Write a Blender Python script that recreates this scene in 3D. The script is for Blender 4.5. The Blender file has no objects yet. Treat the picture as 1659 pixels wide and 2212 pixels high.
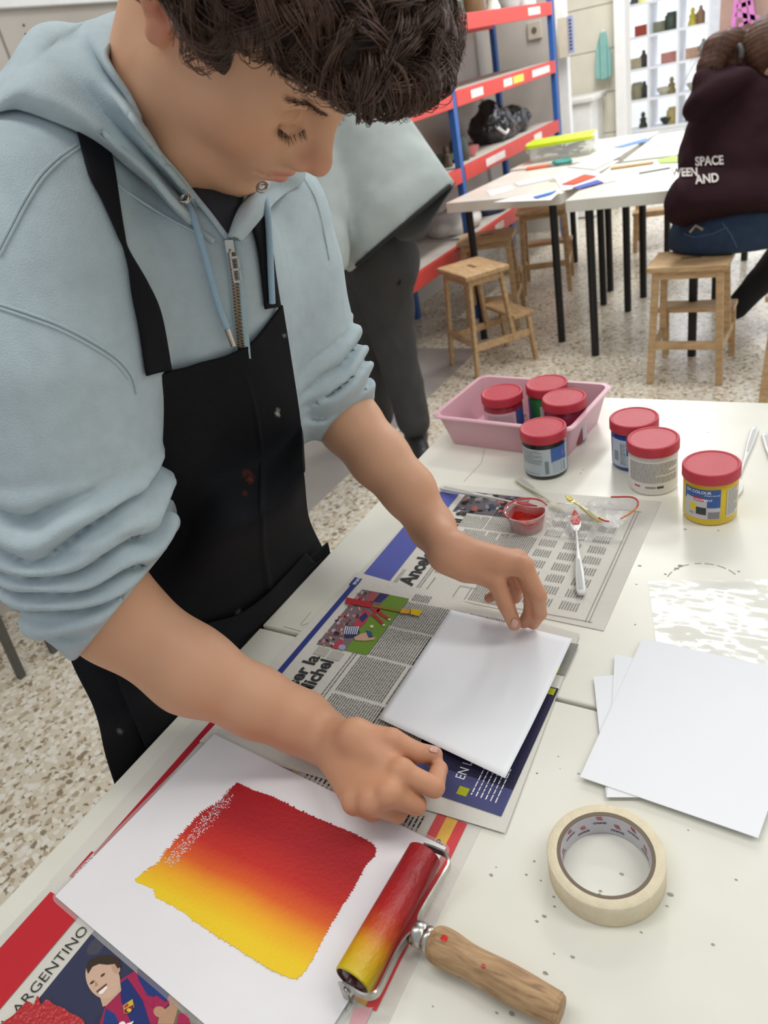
import bpy, bmesh, math, random
import numpy as np
from mathutils import Vector, Matrix

# ------------------------------------------------------------------ camera
SC = bpy.context.scene
COL = SC.collection
FPX, PITCH, ROLL, CH, YAW, CX, CY = 1595., .5310, -.2183, 1.375, -.6213, 829.5, 1106.
_cp, _sp = math.cos(PITCH), math.sin(PITCH)
_F = np.array([0, _cp, -_sp]); _U = np.array([0, _sp, _cp]); _R = np.array([1., 0, 0])
_cr, _sr = math.cos(ROLL), math.sin(ROLL)
_R, _U = _R*_cr+_U*_sr, -_R*_sr+_U*_cr
_c, _s = math.cos(YAW), math.sin(YAW)
_M = np.array([[_c, _s, 0], [-_s, _c, 0], [0, 0, 1]])
_R, _U, _F = _M@_R, _M@_U, _M@_F
CAM = np.array([0, 0, CH])
def ray(x, y): return _F+(x-CX)/FPX*_R-(y-CY)/FPX*_U
def D(x, y, d): return CAM+ray(x, y)*d                    # point seen at x,y, d metres deep
def Z(x, y, z=.74):                                        # point seen at x,y on height z
    r = ray(x, y); return CAM+r*((z-CH)/r[2])
def XP(x, y, X):
    r = ray(x, y); return CAM+r*(X/r[0])
def YP(x, y, Y):
    r = ray(x, y); return CAM+r*(Y/r[1])
cam_d = bpy.data.cameras.new('camera')
cam = bpy.data.objects.new('camera', cam_d); COL.objects.link(cam)
cam.matrix_world = Matrix((( _R[0], _U[0], -_F[0], 0), (_R[1], _U[1], -_F[1], 0), (_R[2], _U[2], -_F[2], CH), (0, 0, 0, 1)))
cam_d.sensor_fit = 'HORIZONTAL'; cam_d.sensor_width = 36; cam_d.lens = 36*FPX/1659
cam_d.clip_start = .02; cam_d.clip_end = 60
cam_d.dof.use_dof = True; cam_d.dof.focus_distance = .80; cam_d.dof.aperture_fstop = 11.0
SC.camera = cam

# ------------------------------------------------------------------ light
SC.view_settings.view_transform = 'Standard'; SC.view_settings.look = 'None'
SC.view_settings.gamma = 1; SC.view_settings.use_curve_mapping = False
SC.view_settings.exposure = 0.18
W = bpy.data.worlds.new('daylight'); SC.world = W; W.use_nodes = True
W.node_tree.nodes['Background'].inputs[0].default_value = (.93, .96, 1.0, 1)
W.node_tree.nodes['Background'].inputs[1].default_value = .48
def area(name, loc, target, sx, sy, power, col=(1, 1, 1)):
    d = bpy.data.lights.new(name, 'AREA'); d.shape = 'RECTANGLE'; d.size = sx; d.size_y = sy
    d.energy = power; d.color = col
    o = bpy.data.objects.new(name, d); COL.objects.link(o); o.location = loc
    o.rotation_euler = (Vector(target)-Vector(loc)).to_track_quat('-Z', 'Y').to_euler()
    return o
area('ceiling_tube_light', (-.32, 3.12, 2.75), (-.32, 3.0, 0), 1.5, .30, 20, (1, .97, .9))
area('ceiling_tube_light', (1.1, 1.0, 2.75), (.4, .8, 0), .35, 1.5, 14, (1, .97, .9))
area('ceiling_tube_light', (-.9, .2, 2.75), (-.7, .3, 0), .35, 1.5, 11, (1, .97, .9))
area('ceiling_tube_light', (-1.0, 4.6, 2.75), (-1.0, 4.6, 0), .4, 1.5, 42, (1, .98, .95))
area('block_wall_fill', (-1.45, 5.5, 2.7), (-1.8, 6.8, 1.0), .5, .5, 16, (1, .98, .94))  # added fill lamp that brightens the block wall, not a real fitting
area('far_window_light', (1.6, 6.8, 1.9), (-1.0, 4.2, .6), 1.8, 2.0, 45, (.85, .93, 1))
area('far_room_light', (-1.6, 9.3, 2.9), (-1.8, 9, 0), 1.6, 2.4, 95, (.86, .92, 1))

# ------------------------------------------------------------------ materials
def new_mat(name):
    m = bpy.data.materials.new(name); m.use_nodes = True
    nt = m.node_tree; b = nt.nodes['Principled BSDF']
    return m, nt, b
def srgb(r, g=None, b=None):
    if g is None: h = r.lstrip('#'); r, g, b = [int(h[i:i+2], 16) for i in (0, 2, 4)]
    f = lambda c: (c/255/12.92) if c/255 <= .04045 else ((c/255+.055)/1.055)**2.4
    return (f(r), f(g), f(b), 1)
def tweak(nt, b, base, var=.06, scale=30, bump=0, bscale=200, detail=4, coord='Object'):
    tc = nt.nodes.new('ShaderNodeTexCoord')
    n = nt.nodes.new('ShaderNodeTexNoise'); n.inputs['Scale'].default_value = scale; n.inputs['Detail'].default_value = detail
    nt.links.new(tc.outputs[coord], n.inputs['Vector'])
    r = nt.nodes.new('ShaderNodeValToRGB'); nt.links.new(n.outputs['Fac'], r.inputs['Fac'])
    r.color_ramp.elements[0].position = .3; r.color_ramp.elements[1].position = .7
    r.color_ramp.elements[0].color = tuple(max(0, c*(1-var)) for c in base[:3])+(1,)
    r.color_ramp.elements[1].color = tuple(min(1, c*(1+var)) for c in base[:3])+(1,)
    nt.links.new(r.outputs['Color'], b.inputs['Base Color'])
    if bump:
        n2 = nt.nodes.new('ShaderNodeTexNoise'); n2.inputs['Scale'].default_value = bscale; n2.inputs['Detail'].default_value = 3
        nt.links.new(tc.outputs[coord], n2.inputs['Vector'])
        bp = nt.nodes.new('ShaderNodeBump'); bp.inputs['Strength'].default_value = bump; bp.inputs['Distance'].default_value = .002
        nt.links.new(n2.outputs['Fac'], bp.inputs['Height']); nt.links.new(bp.outputs['Normal'], b.inputs['Normal'])
    return r
_mc = {}
def mat(name, col, rough=.5, metal=0, var=.05, scale=20, bump=0, bscale=300, spec=.5, trans=0, alpha=1, sss=0, coat=0):
    if name in _mc: return _mc[name]
    m, nt, b = new_mat(name)
    c = srgb(col) if isinstance(col, str) else tuple(col)
    b.inputs['Base Color'].default_value = c
    tweak(nt, b, c, var, scale, bump, bscale)
    b.inputs['Roughness'].default_value = rough; b.inputs['Metallic'].default_value = metal
    b.inputs['Specular IOR Level'].default_value = spec
    if trans: b.inputs['Transmission Weight'].default_value = trans; b.inputs['IOR'].default_value = 1.45
    if alpha < 1: b.inputs['Alpha'].default_value = alpha
    if sss: b.inputs['Subsurface Weight'].default_value = sss; b.inputs['Subsurface Radius'].default_value = (.012, .005, .003); b.inputs['Subsurface Scale'].default_value = 1
    if coat: b.inputs['Coat Weight'].default_value = coat; b.inputs['Coat Roughness'].default_value = .1
    _mc[name] = m; return m
def attr_mat(name, rough=.6, spec=.3, sss=0, bump=0, bscale=400, coat=0, var=.04, nscale=60):
    """a material whose base colour is the mesh's own Col attribute with a little noise"""
    if name in _mc: return _mc[name]
    m, nt, b = new_mat(name)
    a = nt.nodes.new('ShaderNodeAttribute'); a.attribute_name = 'Col'
    tc = nt.nodes.new('ShaderNodeTexCoord')
    n = nt.nodes.new('ShaderNodeTexNoise'); n.inputs['Scale'].default_value = nscale; n.inputs['Detail'].default_value = 5
    nt.links.new(tc.outputs['Object'], n.inputs['Vector'])
    mr = nt.nodes.new('ShaderNodeMapRange'); mr.inputs['To Min'].default_value = 1-var; mr.inputs['To Max'].default_value = 1+var
    nt.links.new(n.outputs['Fac'], mr.inputs['Value'])
    mx = nt.nodes.new('ShaderNodeVectorMath'); mx.operation = 'SCALE'
    nt.links.new(a.outputs['Color'], mx.inputs[0]); nt.links.new(mr.outputs['Result'], mx.inputs['Scale'])
    nt.links.new(mx.outputs['Vector'], b.inputs['Base Color'])
    b.inputs['Roughness'].default_value = rough; b.inputs['Specular IOR Level'].default_value = spec
    if sss: b.inputs['Subsurface Weight'].default_value = sss; b.inputs['Subsurface Radius'].default_value = (.012, .005, .003); b.inputs['Subsurface Scale'].default_value = 1
    if bump:
        n2 = nt.nodes.new('ShaderNodeTexNoise'); n2.inputs['Scale'].default_value = bscale; n2.inputs['Detail'].default_value = 3
        nt.links.new(tc.outputs['Object'], n2.inputs['Vector'])
        bp = nt.nodes.new('ShaderNodeBump'); bp.inputs['Strength'].default_value = bump; bp.inputs['Distance'].default_value = .002
        nt.links.new(n2.outputs['Fac'], bp.inputs['Height']); nt.links.new(bp.outputs['Normal'], b.inputs['Normal'])
    _mc[name] = m; return m

# ------------------------------------------------------------------ mesh helpers
def link(name, me, m=None, parent=None, smooth=False):
    o = bpy.data.objects.new(name, me); COL.objects.link(o)
    if m is not None:
        for k in (m if isinstance(m, (list, tuple)) else [m]): me.materials.append(k)
    if smooth: me.polygons.foreach_set('use_smooth', [True]*len(me.polygons))
    if parent is not None:
        o.parent = parent; o.matrix_parent_inverse = parent.matrix_world.inverted() if parent.type == 'EMPTY' and False else Matrix.Identity(4)
    return o
def empty(name, loc=(0, 0, 0), rz=0):
    o = bpy.data.objects.new(name, None); COL.objects.link(o); o.location = loc; o.rotation_euler = (0, 0, rz)
    o.empty_display_size = .05; return o
def tag(o, label=None, cat=None, group=None, kind=None):
    if label: o['label'] = label
    if cat: o['category'] = cat
    if group: o['group'] = group
    if kind: o['kind'] = kind
    return o
def copy_tree(o, parent=None):
    c = o.copy(); COL.objects.link(c)
    if parent is not None: c.parent = parent
    for ch in o.children: copy_tree(ch, c)
    return c
class MB:
    """collects shapes; build() links them as one mesh, optional colour per face"""
    def __init__(s): s.v = []; s.f = []; s.mi = []; s.c = []; s.k = 0; s.col = (1, 1, 1, 1); s.n = 0
    def add(s, vs, fs):
        o = s.n
        s.v += [tuple(map(float, p)) for p in vs]; s.n += len(vs)
        for f in fs: s.f.append(tuple(i+o for i in f)); s.mi.append(s.k); s.c.append(s.col)
        return s
    def box(s, c, size, rz=0, M=None):
        x, y, z = [a/2 for a in size]
        P = [(-x, -y, -z), (x, -y, -z), (x, y, -z), (-x, y, -z), (-x, -y, z), (x, -y, z), (x, y, z), (-x, y, z)]
        cs, sn = math.cos(rz), math.sin(rz)
        if M is None: P = [(c[0]+cs*a-sn*b, c[1]+sn*a+cs*b, c[2]+d) for a, b, d in P]
        else: P = [tuple(np.array(c)+np.array(M)@np.array(p)) for p in P]
        return s.add(P, [(0, 3, 2, 1), (4, 5, 6, 7), (0, 1, 5, 4), (1, 2, 6, 5), (2, 3, 7, 6), (3, 0, 4, 7)])
    def bar(s, a, b, w, h, up=(0, 0, 1)):
        a = np.array(a, float); b = np.array(b, float); d = b-a; L = np.linalg.norm(d); d /= L
        u = np.array(up, float); 
        if abs(u@d) > .98: u = np.array([0, 1., 0])
        r = np.cross(d, u); r /= np.linalg.norm(r); u = np.cross(r, d)
        return s.box((a+b)/2, (w, L, h), M=np.stack([r, d, u], 1))
    def tube(s, pts, r, n=10, closed=False, cap=True, flat=1.0):
        P = np.array(pts, float); m = len(P); R = np.full(m, r) if np.isscalar(r) else np.array(r, float)
        T = np.gradient(P, axis=0) if not closed else np.roll(P, -1, 0)-np.roll(P, 1, 0)
        T /= np.linalg.norm(T, axis=1)[:, None]+1e-12
        u = np.cross(T[0], [0, 0, 1.]); 
        if np.linalg.norm(u) < .1: u = np.cross(T[0], [0, 1., 0])
        u /= np.linalg.norm(u); vs = []
        for i in range(m):
            u = u-T[i]*(u@T[i]); u /= np.linalg.norm(u); w = np.cross(T[i], u)
            for k in range(n):
                a = 2*math.pi*k/n; vs.append(P[i]+R[i]*(u*math.cos(a)+w*math.sin(a)*flat))
        fs = []
        for i in range(m if closed else m-1):
            j = (i+1) % m
            for k in range(n): fs.append((i*n+k, i*n+(k+1) % n, j*n+(k+1) % n, j*n+k))
        if cap and not closed: fs.append(tuple(range(n-1, -1, -1))); fs.append(tuple((m-1)*n+k for k in range(n)))
        return s.add(vs, fs)
    def lathe(s, prof, c=(0, 0, 0), n=48, M=None, closed=False):
        vs = []; fs = []
        for (r, z) in prof:
            for k in range(n):
                a = 2*math.pi*k/n; p = np.array([r*math.cos(a), r*math.sin(a), z])
                if M is not None: p = np.array(M)@p
                vs.append(p+np.array(c))
        m = len(prof)
        for i in range(m if closed else m-1):
            j = (i+1) % m
            for k in range(n): fs.append((i*n+k, i*n+(k+1) % n, j*n+(k+1) % n, j*n+k))
        return s.add(vs, fs)
    def grid(s, A, closed_u=False):
        A = np.array(A, float); m, n = A.shape[:2]; fs = []
        for i in range(m-1):
            for k in range(n if closed_u else n-1): fs.append((i*n+k, i*n+(k+1) % n, (i+1)*n+(k+1) % n, (i+1)*n+k))
        return s.add(A.reshape(-1, 3), fs)
    def poly(s, pts): return s.add(pts, [tuple(range(len(pts)))])
    def prism(s, pts, vec):
        """closed prism over an outline of 3-D points pushed along vec"""
        n = len(pts); P = [tuple(p) for p in pts]; Q = [tuple(np.array(p)+np.array(vec)) for p in pts]
        return s.add(P+Q, [tuple(range(n-1, -1, -1)), tuple(range(n, 2*n))]+[(i, (i+1) % n, n+(i+1) % n, n+i) for i in range(n)])
    def build(s, name, m, parent=None, smooth=False, bevel=0, recalc=True, seg=2):
        me = bpy.data.meshes.new(name); me.from_pydata(s.v, [], s.f); me.update()
        if any(s.mi): me.polygons.foreach_set('material_index', s.mi)
        if any(c != (1, 1, 1, 1) for c in s.c):
            at = me.color_attributes.new('Col', 'FLOAT_COLOR', 'CORNER'); cc = []
            for p, c in zip(me.polygons, s.c): cc += list(c)*p.loop_total
            at.data.foreach_set('color', cc)
        if recalc:
            bm = bmesh.new(); bm.from_mesh(me); bmesh.ops.recalc_face_normals(bm, faces=bm.faces); bm.to_mesh(me); bm.free()
        o = link(name, me, m, parent, smooth)
        if smooth and not bevel:
            md = o.modifiers.new('n', 'EDGE_SPLIT'); md.split_angle = math.radians(50)
        if bevel:
            md = o.modifiers.new('b', 'BEVEL'); md.width = bevel; md.segments = seg; md.limit_method = 'ANGLE'
            if smooth: me.polygons.foreach_set('use_smooth', [True]*len(me.polygons)); md.harden_normals = False
        return o
def loc(o, p):
    o.location = p; return o

# ------------------------------------------------------------------ implicit surfaces
def smin(a, b, k): 
    h = np.clip(.5+.5*(b-a)/k, 0, 1); return b*(1-h)+a*h-k*h*(1-h)
def smax(a, b, k): return -smin(-a, -b, k)
def cone(p, a, b, ra, rb):
    a = np.asarray(a, float); b = np.asarray(b, float)
    pa = p-a; ba = b-a; h = np.clip((pa@ba)/(ba@ba), 0, 1)
    return np.linalg.norm(pa-h[:, None]*ba, axis=1)-(ra+(rb-ra)*h)
def chain(p, pts, rs, k=.01):
    d = None
    for i in range(len(pts)-1):
        e = cone(p, pts[i], pts[i+1], rs[i], rs[i+1]); d = e if d is None else smin(d, e, k)
    return d
def ell(p, c, r, M=None):
    q = p-np.asarray(c, float)
    if M is not None: q = q@M                      # columns of M = axes
    r = np.asarray(r, float)
    k0 = np.linalg.norm(q/r, axis=1); k1 = np.linalg.norm(q/(r*r), axis=1)+1e-9
    return k0*(k0-1)/k1
def frame(f, u):
    f = np.array(f, float); f /= np.linalg.norm(f); u = np.array(u, float); u -= f*(u@f); u /= np.linalg.norm(u)
    return np.stack([f, np.cross(u, f), u], 1)
_rn = np.random.RandomState(5)
_lat = _rn.rand(32, 32, 32)
def vnoise(p):
    q = np.floor(p).astype(int); f = p-q; f = f*f*(3-2*f); r = 0
    for dx in (0, 1):
        for dy in (0, 1):
            for dz in (0, 1):
                w = (f[:, 0] if dx else 1-f[:, 0])*(f[:, 1] if dy else 1-f[:, 1])*(f[:, 2] if dz else 1-f[:, 2])
                r = r+w*_lat[(q[:, 0]+dx) % 32, (q[:, 1]+dy) % 32, (q[:, 2]+dz) % 32]
    return r*2-1
def mesh_sdf(fn, lo, hi, h, B=12, slack=1.35):
    lo = np.array(lo, float); hi = np.array(hi, float)
    nb = np.ceil((hi-lo)/(h*B)).astype(int)
    g = np.stack(np.meshgrid(*[np.arange(n) for n in nb], indexing='ij'), -1).reshape(-1, 3)
    c = lo+(g+.5)*h*B
    d = np.concatenate([fn(c[i:i+200000]) for i in range(0, len(c), 200000)])
    g = g[np.abs(d) < h*B*.87*slack]
    off = np.stack(np.meshgrid(*[np.arange(B+1)]*3, indexing='ij'), -1).reshape(-1, 3)
    N = (nb*B+2).astype(np.int64)
    key = lambda ijk: (ijk[..., 0]*N[1]+ijk[..., 1])*N[2]+ijk[..., 2]
    ids = []; pos = []; quads = []
    CS = max(1, 400000//((B+1)**3))
    for s0 in range(0, len(g), CS):
        gg = g[s0:s0+CS]; base = gg*B
        P = lo+(base[:, None, :]+off[None])*h
        V = fn(P.reshape(-1, 3)).reshape(len(gg), B+1, B+1, B+1)
        S = V < 0
        cs = np.zeros((len(gg), B, B, B), int)
        for a in (0, 1):
            for b in (0, 1):
                for e in (0, 1): cs += S[:, a:B+a, b:B+b, e:B+e]
        act = (cs > 0) & (cs < 8)
        bi, i, j, k = np.nonzero(act)
        if len(bi) == 0: continue
        acc = np.zeros((len(bi), 3)); cnt = np.zeros(len(bi))
        for ax in range(3):
            for a in (0, 1):
                for b in (0, 1):
                    o1 = [0, 0, 0]; o2 = [x for x in range(3) if x != ax]
                    o1[o2[0]] = a; o1[o2[1]] = b; e2 = list(o1); e2[ax] = 1
                    v1 = V[bi, i+o1[0], j+o1[1], k+o1[2]]; v2 = V[bi, i+e2[0], j+e2[1], k+e2[2]]
                    m = (v1 < 0) != (v2 < 0); t = np.where(m, v1/(v1-v2+1e-30), 0)
                    pt = np.zeros((len(bi), 3)); pt += o1; pt[:, ax] += t
                    acc[m] += pt[m]; cnt += m
        cell = base[bi]+np.stack([i, j, k], 1)
        ids.append(key(cell)); pos.append(lo+(cell+acc/cnt[:, None])*h)
        for ax in range(3):
            sl = [slice(0, B)]*3; s2 = list(sl); s2[ax] = slice(1, B+1)
            A0 = S[:, :B, :B, :B]; A1 = S[(slice(None),)+tuple(s2)]
            bi, i, j, k = np.nonzero(A0 != A1)
            if len(bi) == 0: continue
            cell = base[bi]+np.stack([i, j, k], 1); fl = A0[bi, i, j, k]
            u, w = [(1, 2), (2, 0), (0, 1)][ax]
            c0 = cell.copy(); c1 = cell.copy(); c1[:, u] -= 1; c2 = c1.copy(); c2[:, w] -= 1; c3 = cell.copy(); c3[:, w] -= 1
            ok = (c2 >= 0).all(1)
            q = np.stack([key(c0), key(c1), key(c2), key(c3)], 1)
            q[~fl] = q[~fl][:, ::-1]; quads.append(q[ok])
    ids = np.concatenate(ids); pos = np.concatenate(pos); quads = np.concatenate(quads)
    o = np.argsort(ids); ids = ids[o]; pos = pos[o]
    ix = np.searchsorted(ids, quads); ix = np.minimum(ix, len(ids)-1)
    ok = (ids[ix] == quads).all(1); ix = ix[ok]
    return pos, ix
def np_mesh(name, V, Q, m, parent=None, col=None, smooth=True):
    me = bpy.data.meshes.new(name)
    Q = np.asarray(Q); n = Q.shape[1]
    me.vertices.add(len(V)); me.vertices.foreach_set('co', np.asarray(V, np.float32).ravel())
    me.loops.add(Q.size); me.loops.foreach_set('vertex_index', Q.ravel().astype(np.int32))
    me.polygons.add(len(Q)); me.polygons.foreach_set('loop_start', (np.arange(len(Q))*n).astype(np.int32))
    me.update(calc_edges=True); me.validate()
    if col is not None:
        at = me.color_attributes.new('Col', 'FLOAT_COLOR', 'POINT'); c = np.ones((len(V), 4), np.float32); c[:, :3] = col
        at.data.foreach_set('color', c.ravel())
    return link(name, me, m, parent, smooth)
def march(fn, x, y, d0=.3, off=0.0, dmax=3.0):
    """first point of an implicit body along the sight line through x,y (None when it misses)"""
    r = ray(x, y); L = np.linalg.norm(r); r = r/L; t = d0*L
    for _ in range(90):
        p = CAM+r*t; e = float(fn(p[None])[0])-off
        if e < .0004: return p
        t += max(e*.8, .0004)
        if t > dmax: return None
    return None
def spline(P, n):
    """Catmull-Rom through P (any dimension), n samples"""
    P = np.array(P, float); m = len(P); t = np.linspace(0, m-1, n); i = np.minimum(t.astype(int), m-2); f = (t-i)[:, None]
    g = lambda k: P[np.clip(k, 0, m-1)]
    p0, p1, p2, p3 = g(i-1), g(i), g(i+1), g(i+2)
    p0 = np.where((i-1 < 0)[:, None], 2*p1-p2, p0); p3 = np.where((i+2 > m-1)[:, None], 2*p2-p1, p3)
    return .5*(2*p1+(p2-p0)*f+(2*p0-5*p1+4*p2-p3)*f*f+(3*p1-p0-3*p2+p3)*f**3)
def net(G, m, n):
    """smooth a small control net (rows x cols x 3) to m x n points"""
    G = np.array(G, float); A = np.stack([spline(G[i], n) for i in range(len(G))])
    return np.stack([spline(A[:, j], m) for j in range(n)], 1)
# ------------------------------------------------------------------ the boy
HC = np.array([-.4209, .5596, 1.4336]); HS = 1.07
HF = np.array([.45667, .03567, -.88892]); HR = np.array([-.07839, -.9937, -.08015]); HU = np.array([.88617, -.10629, .451])
def hp(f, r, u): return HC+HS*(HF*f+HR*r+HU*u)            # head-local (forward, right, up) to world
def sdf_head(p):
    q = (p-HC)/HS; q = np.stack([q@HF, np.abs(q@HR), q@HU], 1)
    d = ell(q, (-.012, 0, .036), (.100, .074, .080))
    d = smin(d, ell(q, (.022, 0, .032), (.070, .062, .062)), .02)
    d = smin(d, ell(q, (.034, 0, -.022), (.052, .058, .056)), .03)
    d = smin(d, cone(q, (.022, .030, -.052), (.056, .006, -.088), .030, .022), .03)
    d = smin(d, cone(q, (-.002, .049, -.048), (.030, .036, -.088), .016, .014), .03)
    d = smin(d, cone(q, (.030, .036, -.088), (.066, .008, -.106), .014, .014), .02)
    d = smin(d, ell(q, (.068, 0, -.105), (.017, .018, .015)), .012)
    d = smin(d, ell(q, (.066, 0, -.056), (.031, .031, .030)), .022)
    d = smin(d, ell(q, (.055, .038, -.022), (.024, .024, .026)), .03)
    d = smin(d, cone(q, (.080, .008, .024), (.066, .044, .024), .011, .010), .016)
    d = smax(d, -ell(q, (.096, .030, .004), (.022, .016, .011)), .014)
    d = smin(d, ell(q, (.0665, .031, .001), (.0150, .0150, .0130)), .004)
    d = smax(d, -cone(q, (.0835, .020, -.0055), (.0765, .043, -.0045), .0012, .0012), .003)
    n = cone(q, (.082, 0, .014), (.1065, 0, -.022), .0085, .0085)
    n = smin(n, ell(q, (.1065, 0, -.028), (.0115, .0105, .0095)), .008)
    n = smin(n, ell(q, (.0965, .0125, -.0335), (.0105, .0065, .0075)), .006)
    n = smin(n, cone(q, (.094, 0, -.034), (.085, 0, -.030), .010, .016), .01)
    d = smin(d, n, .012)
    d = smax(d, -ell(q, (.1005, .0075, -.0405), (.005, .0035, .0035)), .003)
    d = smin(d, cone(q, (.0945, 0, -.0555), (.082, .021, -.0605), .0058, .0035), .006)
    d = smin(d, cone(q, (.0925, 0, -.0675), (.081, .019, -.0645), .0068, .0040), .006)
    d = smax(d, -cone(q, (.1015, 0, -.0612), (.0835, .026, -.0625), .0016, .0012), .0025)
    d = smax(d, -ell(q, (.098, 0, -.079), (.008, .016, .005)), .008)
    # ear
    ef = np.array([.80, -.58, .12]); eu = np.array([.10, .05, 1.]); EM = frame(ef, eu)   # forward axis, side, up
    ec = np.array([-.013, .078, .004])
    e = (q-ec)@EM
    sid = e[:, 1]
    rim = []
    for a in np.linspace(-.35*math.pi, 1.22*math.pi, 12):
        rim.append((.0165*math.cos(a)*(1 if math.sin(a) > -.2 else .8), 0, .0085+.0265*math.sin(a)))
    er = chain(e, rim, [.0034]*len(rim), .002)
    plate = ell(e, (0, -.0035*np.sign(1), .002), (.0155, .0035, .029))
    ear = smin(plate, er, .004)
    ear = smin(ear, chain(e, [(.0085, .0, .022), (-.004, .001, .012), (-.006, .001, -.006), (.004, .0, -.016)], [.002, .003, .003, .003], .002), .004)
    ear = smin(ear, ell(e, (.002, .0, -.0265), (.0085, .0045, .0095)), .005)
    ear = smin(ear, ell(e, (.0155, .0015, -.006), (.0045, .004, .0065)), .004)
    for sgn in (1,):
        conc = ell(e, (.004, sgn*-.0, -.002), (.009, .0055, .012))
    d = smin(d, ear, .006)
    d = smax(d, -ell(q, (-.002, .0815, .002), (.0075, .0075, .0105)), .004)
    return d*HS
NB = np.array([-.592, .562, 1.315])
def fing(p, js, rs): return chain(p, js, rs, .003)
RW = D(700, 1592, .808)
RH = dict(w=RW, i=[Z(868, 1668, .806), Z(938, 1700, .794), Z(948, 1662, .772), Z(936, 1640, .757)],
          m=[Z(842, 1716, .802), Z(898, 1738, .780), Z(896, 1738, .760), Z(872, 1716, .754)],
          r=[Z(802, 1736, .793), Z(858, 1756, .770), Z(852, 1752, .757), Z(836, 1722, .754)],
          l=[Z(765, 1735, .783), Z(806, 1756, .765), Z(806, 1748, .756), Z(796, 1720, .754)],
          t=[Z(768, 1590, .812), Z(846, 1600, .812), Z(900, 1626, .796), Z(938, 1630, .776)])
LW = Z(968, 1193, .868)
LH = dict(w=LW, i=[Z(1132, 1226, .852), Z(1163, 1285, .822), Z(1166, 1325, .785), Z(1152, 1348, .760)],
          m=[Z(1118, 1210, .850), Z(1148, 1280, .812), Z(1146, 1322, .782), Z(1131, 1345, .760)],
          r=[Z(1092, 1206, .842), Z(1118, 1262, .800), Z(1112, 1290, .776), Z(1088, 1296, .768)],
          l=[Z(1060, 1204, .832), Z(1088, 1258, .795), Z(1076, 1282, .776), Z(1056, 1292, .770)],
          t=[Z(1008, 1226, .850), Z(1072, 1256, .838), Z(1094, 1308, .806), Z(1111, 1348, .775)])
def sdf_hand(p, h, s=1.0):
    w = h['w']; d = None
    base = {}
    for k, r0, r1 in (('i', .017, .0125), ('m', .018, .0128), ('r', .017, .0118), ('l', .015, .0105)):
        e = cone(p, w*.80+h[k][0]*.20, h[k][0], r0*s, r1*s)
        d = e if d is None else smin(d, e, .014)
    d = smin(d, cone(p, w, h['t'][0], .021*s, .016*s), .018)
    d = smin(d, cone(p, h['t'][0], h['i'][0]*.55+h['t'][0]*.45, .014*s, .010*s), .014)   # web
    # knuckle heads
    for k in 'imrl': d = smin(d, ell(p, h[k][0]+np.array([0, 0, .003]), (.0105*s,)*3), .006)
    f = fing(p, h['t'], [.0150*s, .0122*s, .0102*s, .0088*s]); d = smin(d, f, .006)
    for k, rs in (('i', (.0112, .0098, .0086, .0074)), ('m', (.0114, .0100, .0088, .0076)), ('r', (.0108, .0094, .0082, .0072)), ('l', (.0096, .0084, .0074, .0066))):
        d = smin(d, fing(p, h[k], [a*s for a in rs]), .0035)
    return d
REL = D(165, 1190, .715); LEL = D(712, 858, 1.0)
RARM = [REL, D(250, 1330, .762), D(414, 1447, .780), D(556, 1518, .797), D(650, 1560, .806), RW]
RRAD = [.050, .0462, .0432, .0345, .0310, .0270]
LARM = [LEL, D(756, 916, .985), D(820, 990, .972), D(882, 1060, .962), D(934, 1140, .955), LW]
LRAD = [.045, .0395, .0370, .0325, .0262, .0245]
def near(p, c, R, fn):
    """evaluate fn only inside a ball, a lower bound elsewhere"""
    c = np.asarray(c, float); r = np.linalg.norm(p-c, axis=1); o = r-R; m = r < R+.03; o[m] = fn(p[m]) if m.any() else 0
    o[~m] = np.maximum(o[~m], .028); return o
def sdf_skin(p):
    d = near(p, HC+HU*.0, .19, sdf_head)
    d = smin(d, cone(p, hp(-.030, 0, -.035), NB, .060, .066), .022)
    d = smin(d, cone(p, hp(-.008, 0, -.058), NB+np.array([.022, 0, .0]), .036, .040), .02)
    d = smin(d, cone(p, NB+[0, -.13, -.07], NB+[0, .13, -.07], .045, .045), .05)
    d = smin(d, cone(p, NB+[-.02, 0, -.05], [-.70, .58, .98], .07, .09), .05)
    d = smin(d, cone(p, D(120, 470, .65), REL, .045, .045), .03)
    d = smin(d, cone(p, D(585, 480, .87), LEL, .042, .042), .03)
    d = smin(d, chain(p, RARM, RRAD, .02), .01)
    d = smin(d, chain(p, LARM, LRAD, .02), .01)
    hr = near(p, RH['m'][0], .15, lambda q: sdf_hand(q, RH))
    hl = near(p, LH['m'][0], .15, lambda q: sdf_hand(q, LH, .96))
    d = smin(d, hr, .014); d = smin(d, hl, .014)
    return d
# --- hoodie
RSL = [D(105, 455, .66), D(118, 620, .665), D(112, 800, .67), D(135, 960, .69), D(172, 1120, .715), D(205, 1240, .74), D(250, 1330, .762)]
RSR = [.088, .089, .087, .080, .076, .068, .060]
LSL = [D(560, 490, .86), D(590, 610, .90), D(640, 740, .94), D(700, 830, .97), D(752, 908, .985)]
LSR = [.085, .076, .068, .056, .046]
def axis_param(p, pts):
    """arc-length position, distance and the angle around a polyline"""
    best = np.full(len(p), 9.); s = np.zeros(len(p)); L = 0
    for a, b in zip(pts[:-1], pts[1:]):
        a = np.asarray(a); b = np.asarray(b); ba = b-a; l = np.linalg.norm(ba)
        h = np.clip(((p-a)@ba)/(ba@ba), 0, 1); e = np.linalg.norm(p-a-h[:, None]*ba, axis=1)
        m = e < best; best[m] = e[m]; s[m] = L+h[m]*l; L += l
    return s, best, L
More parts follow.
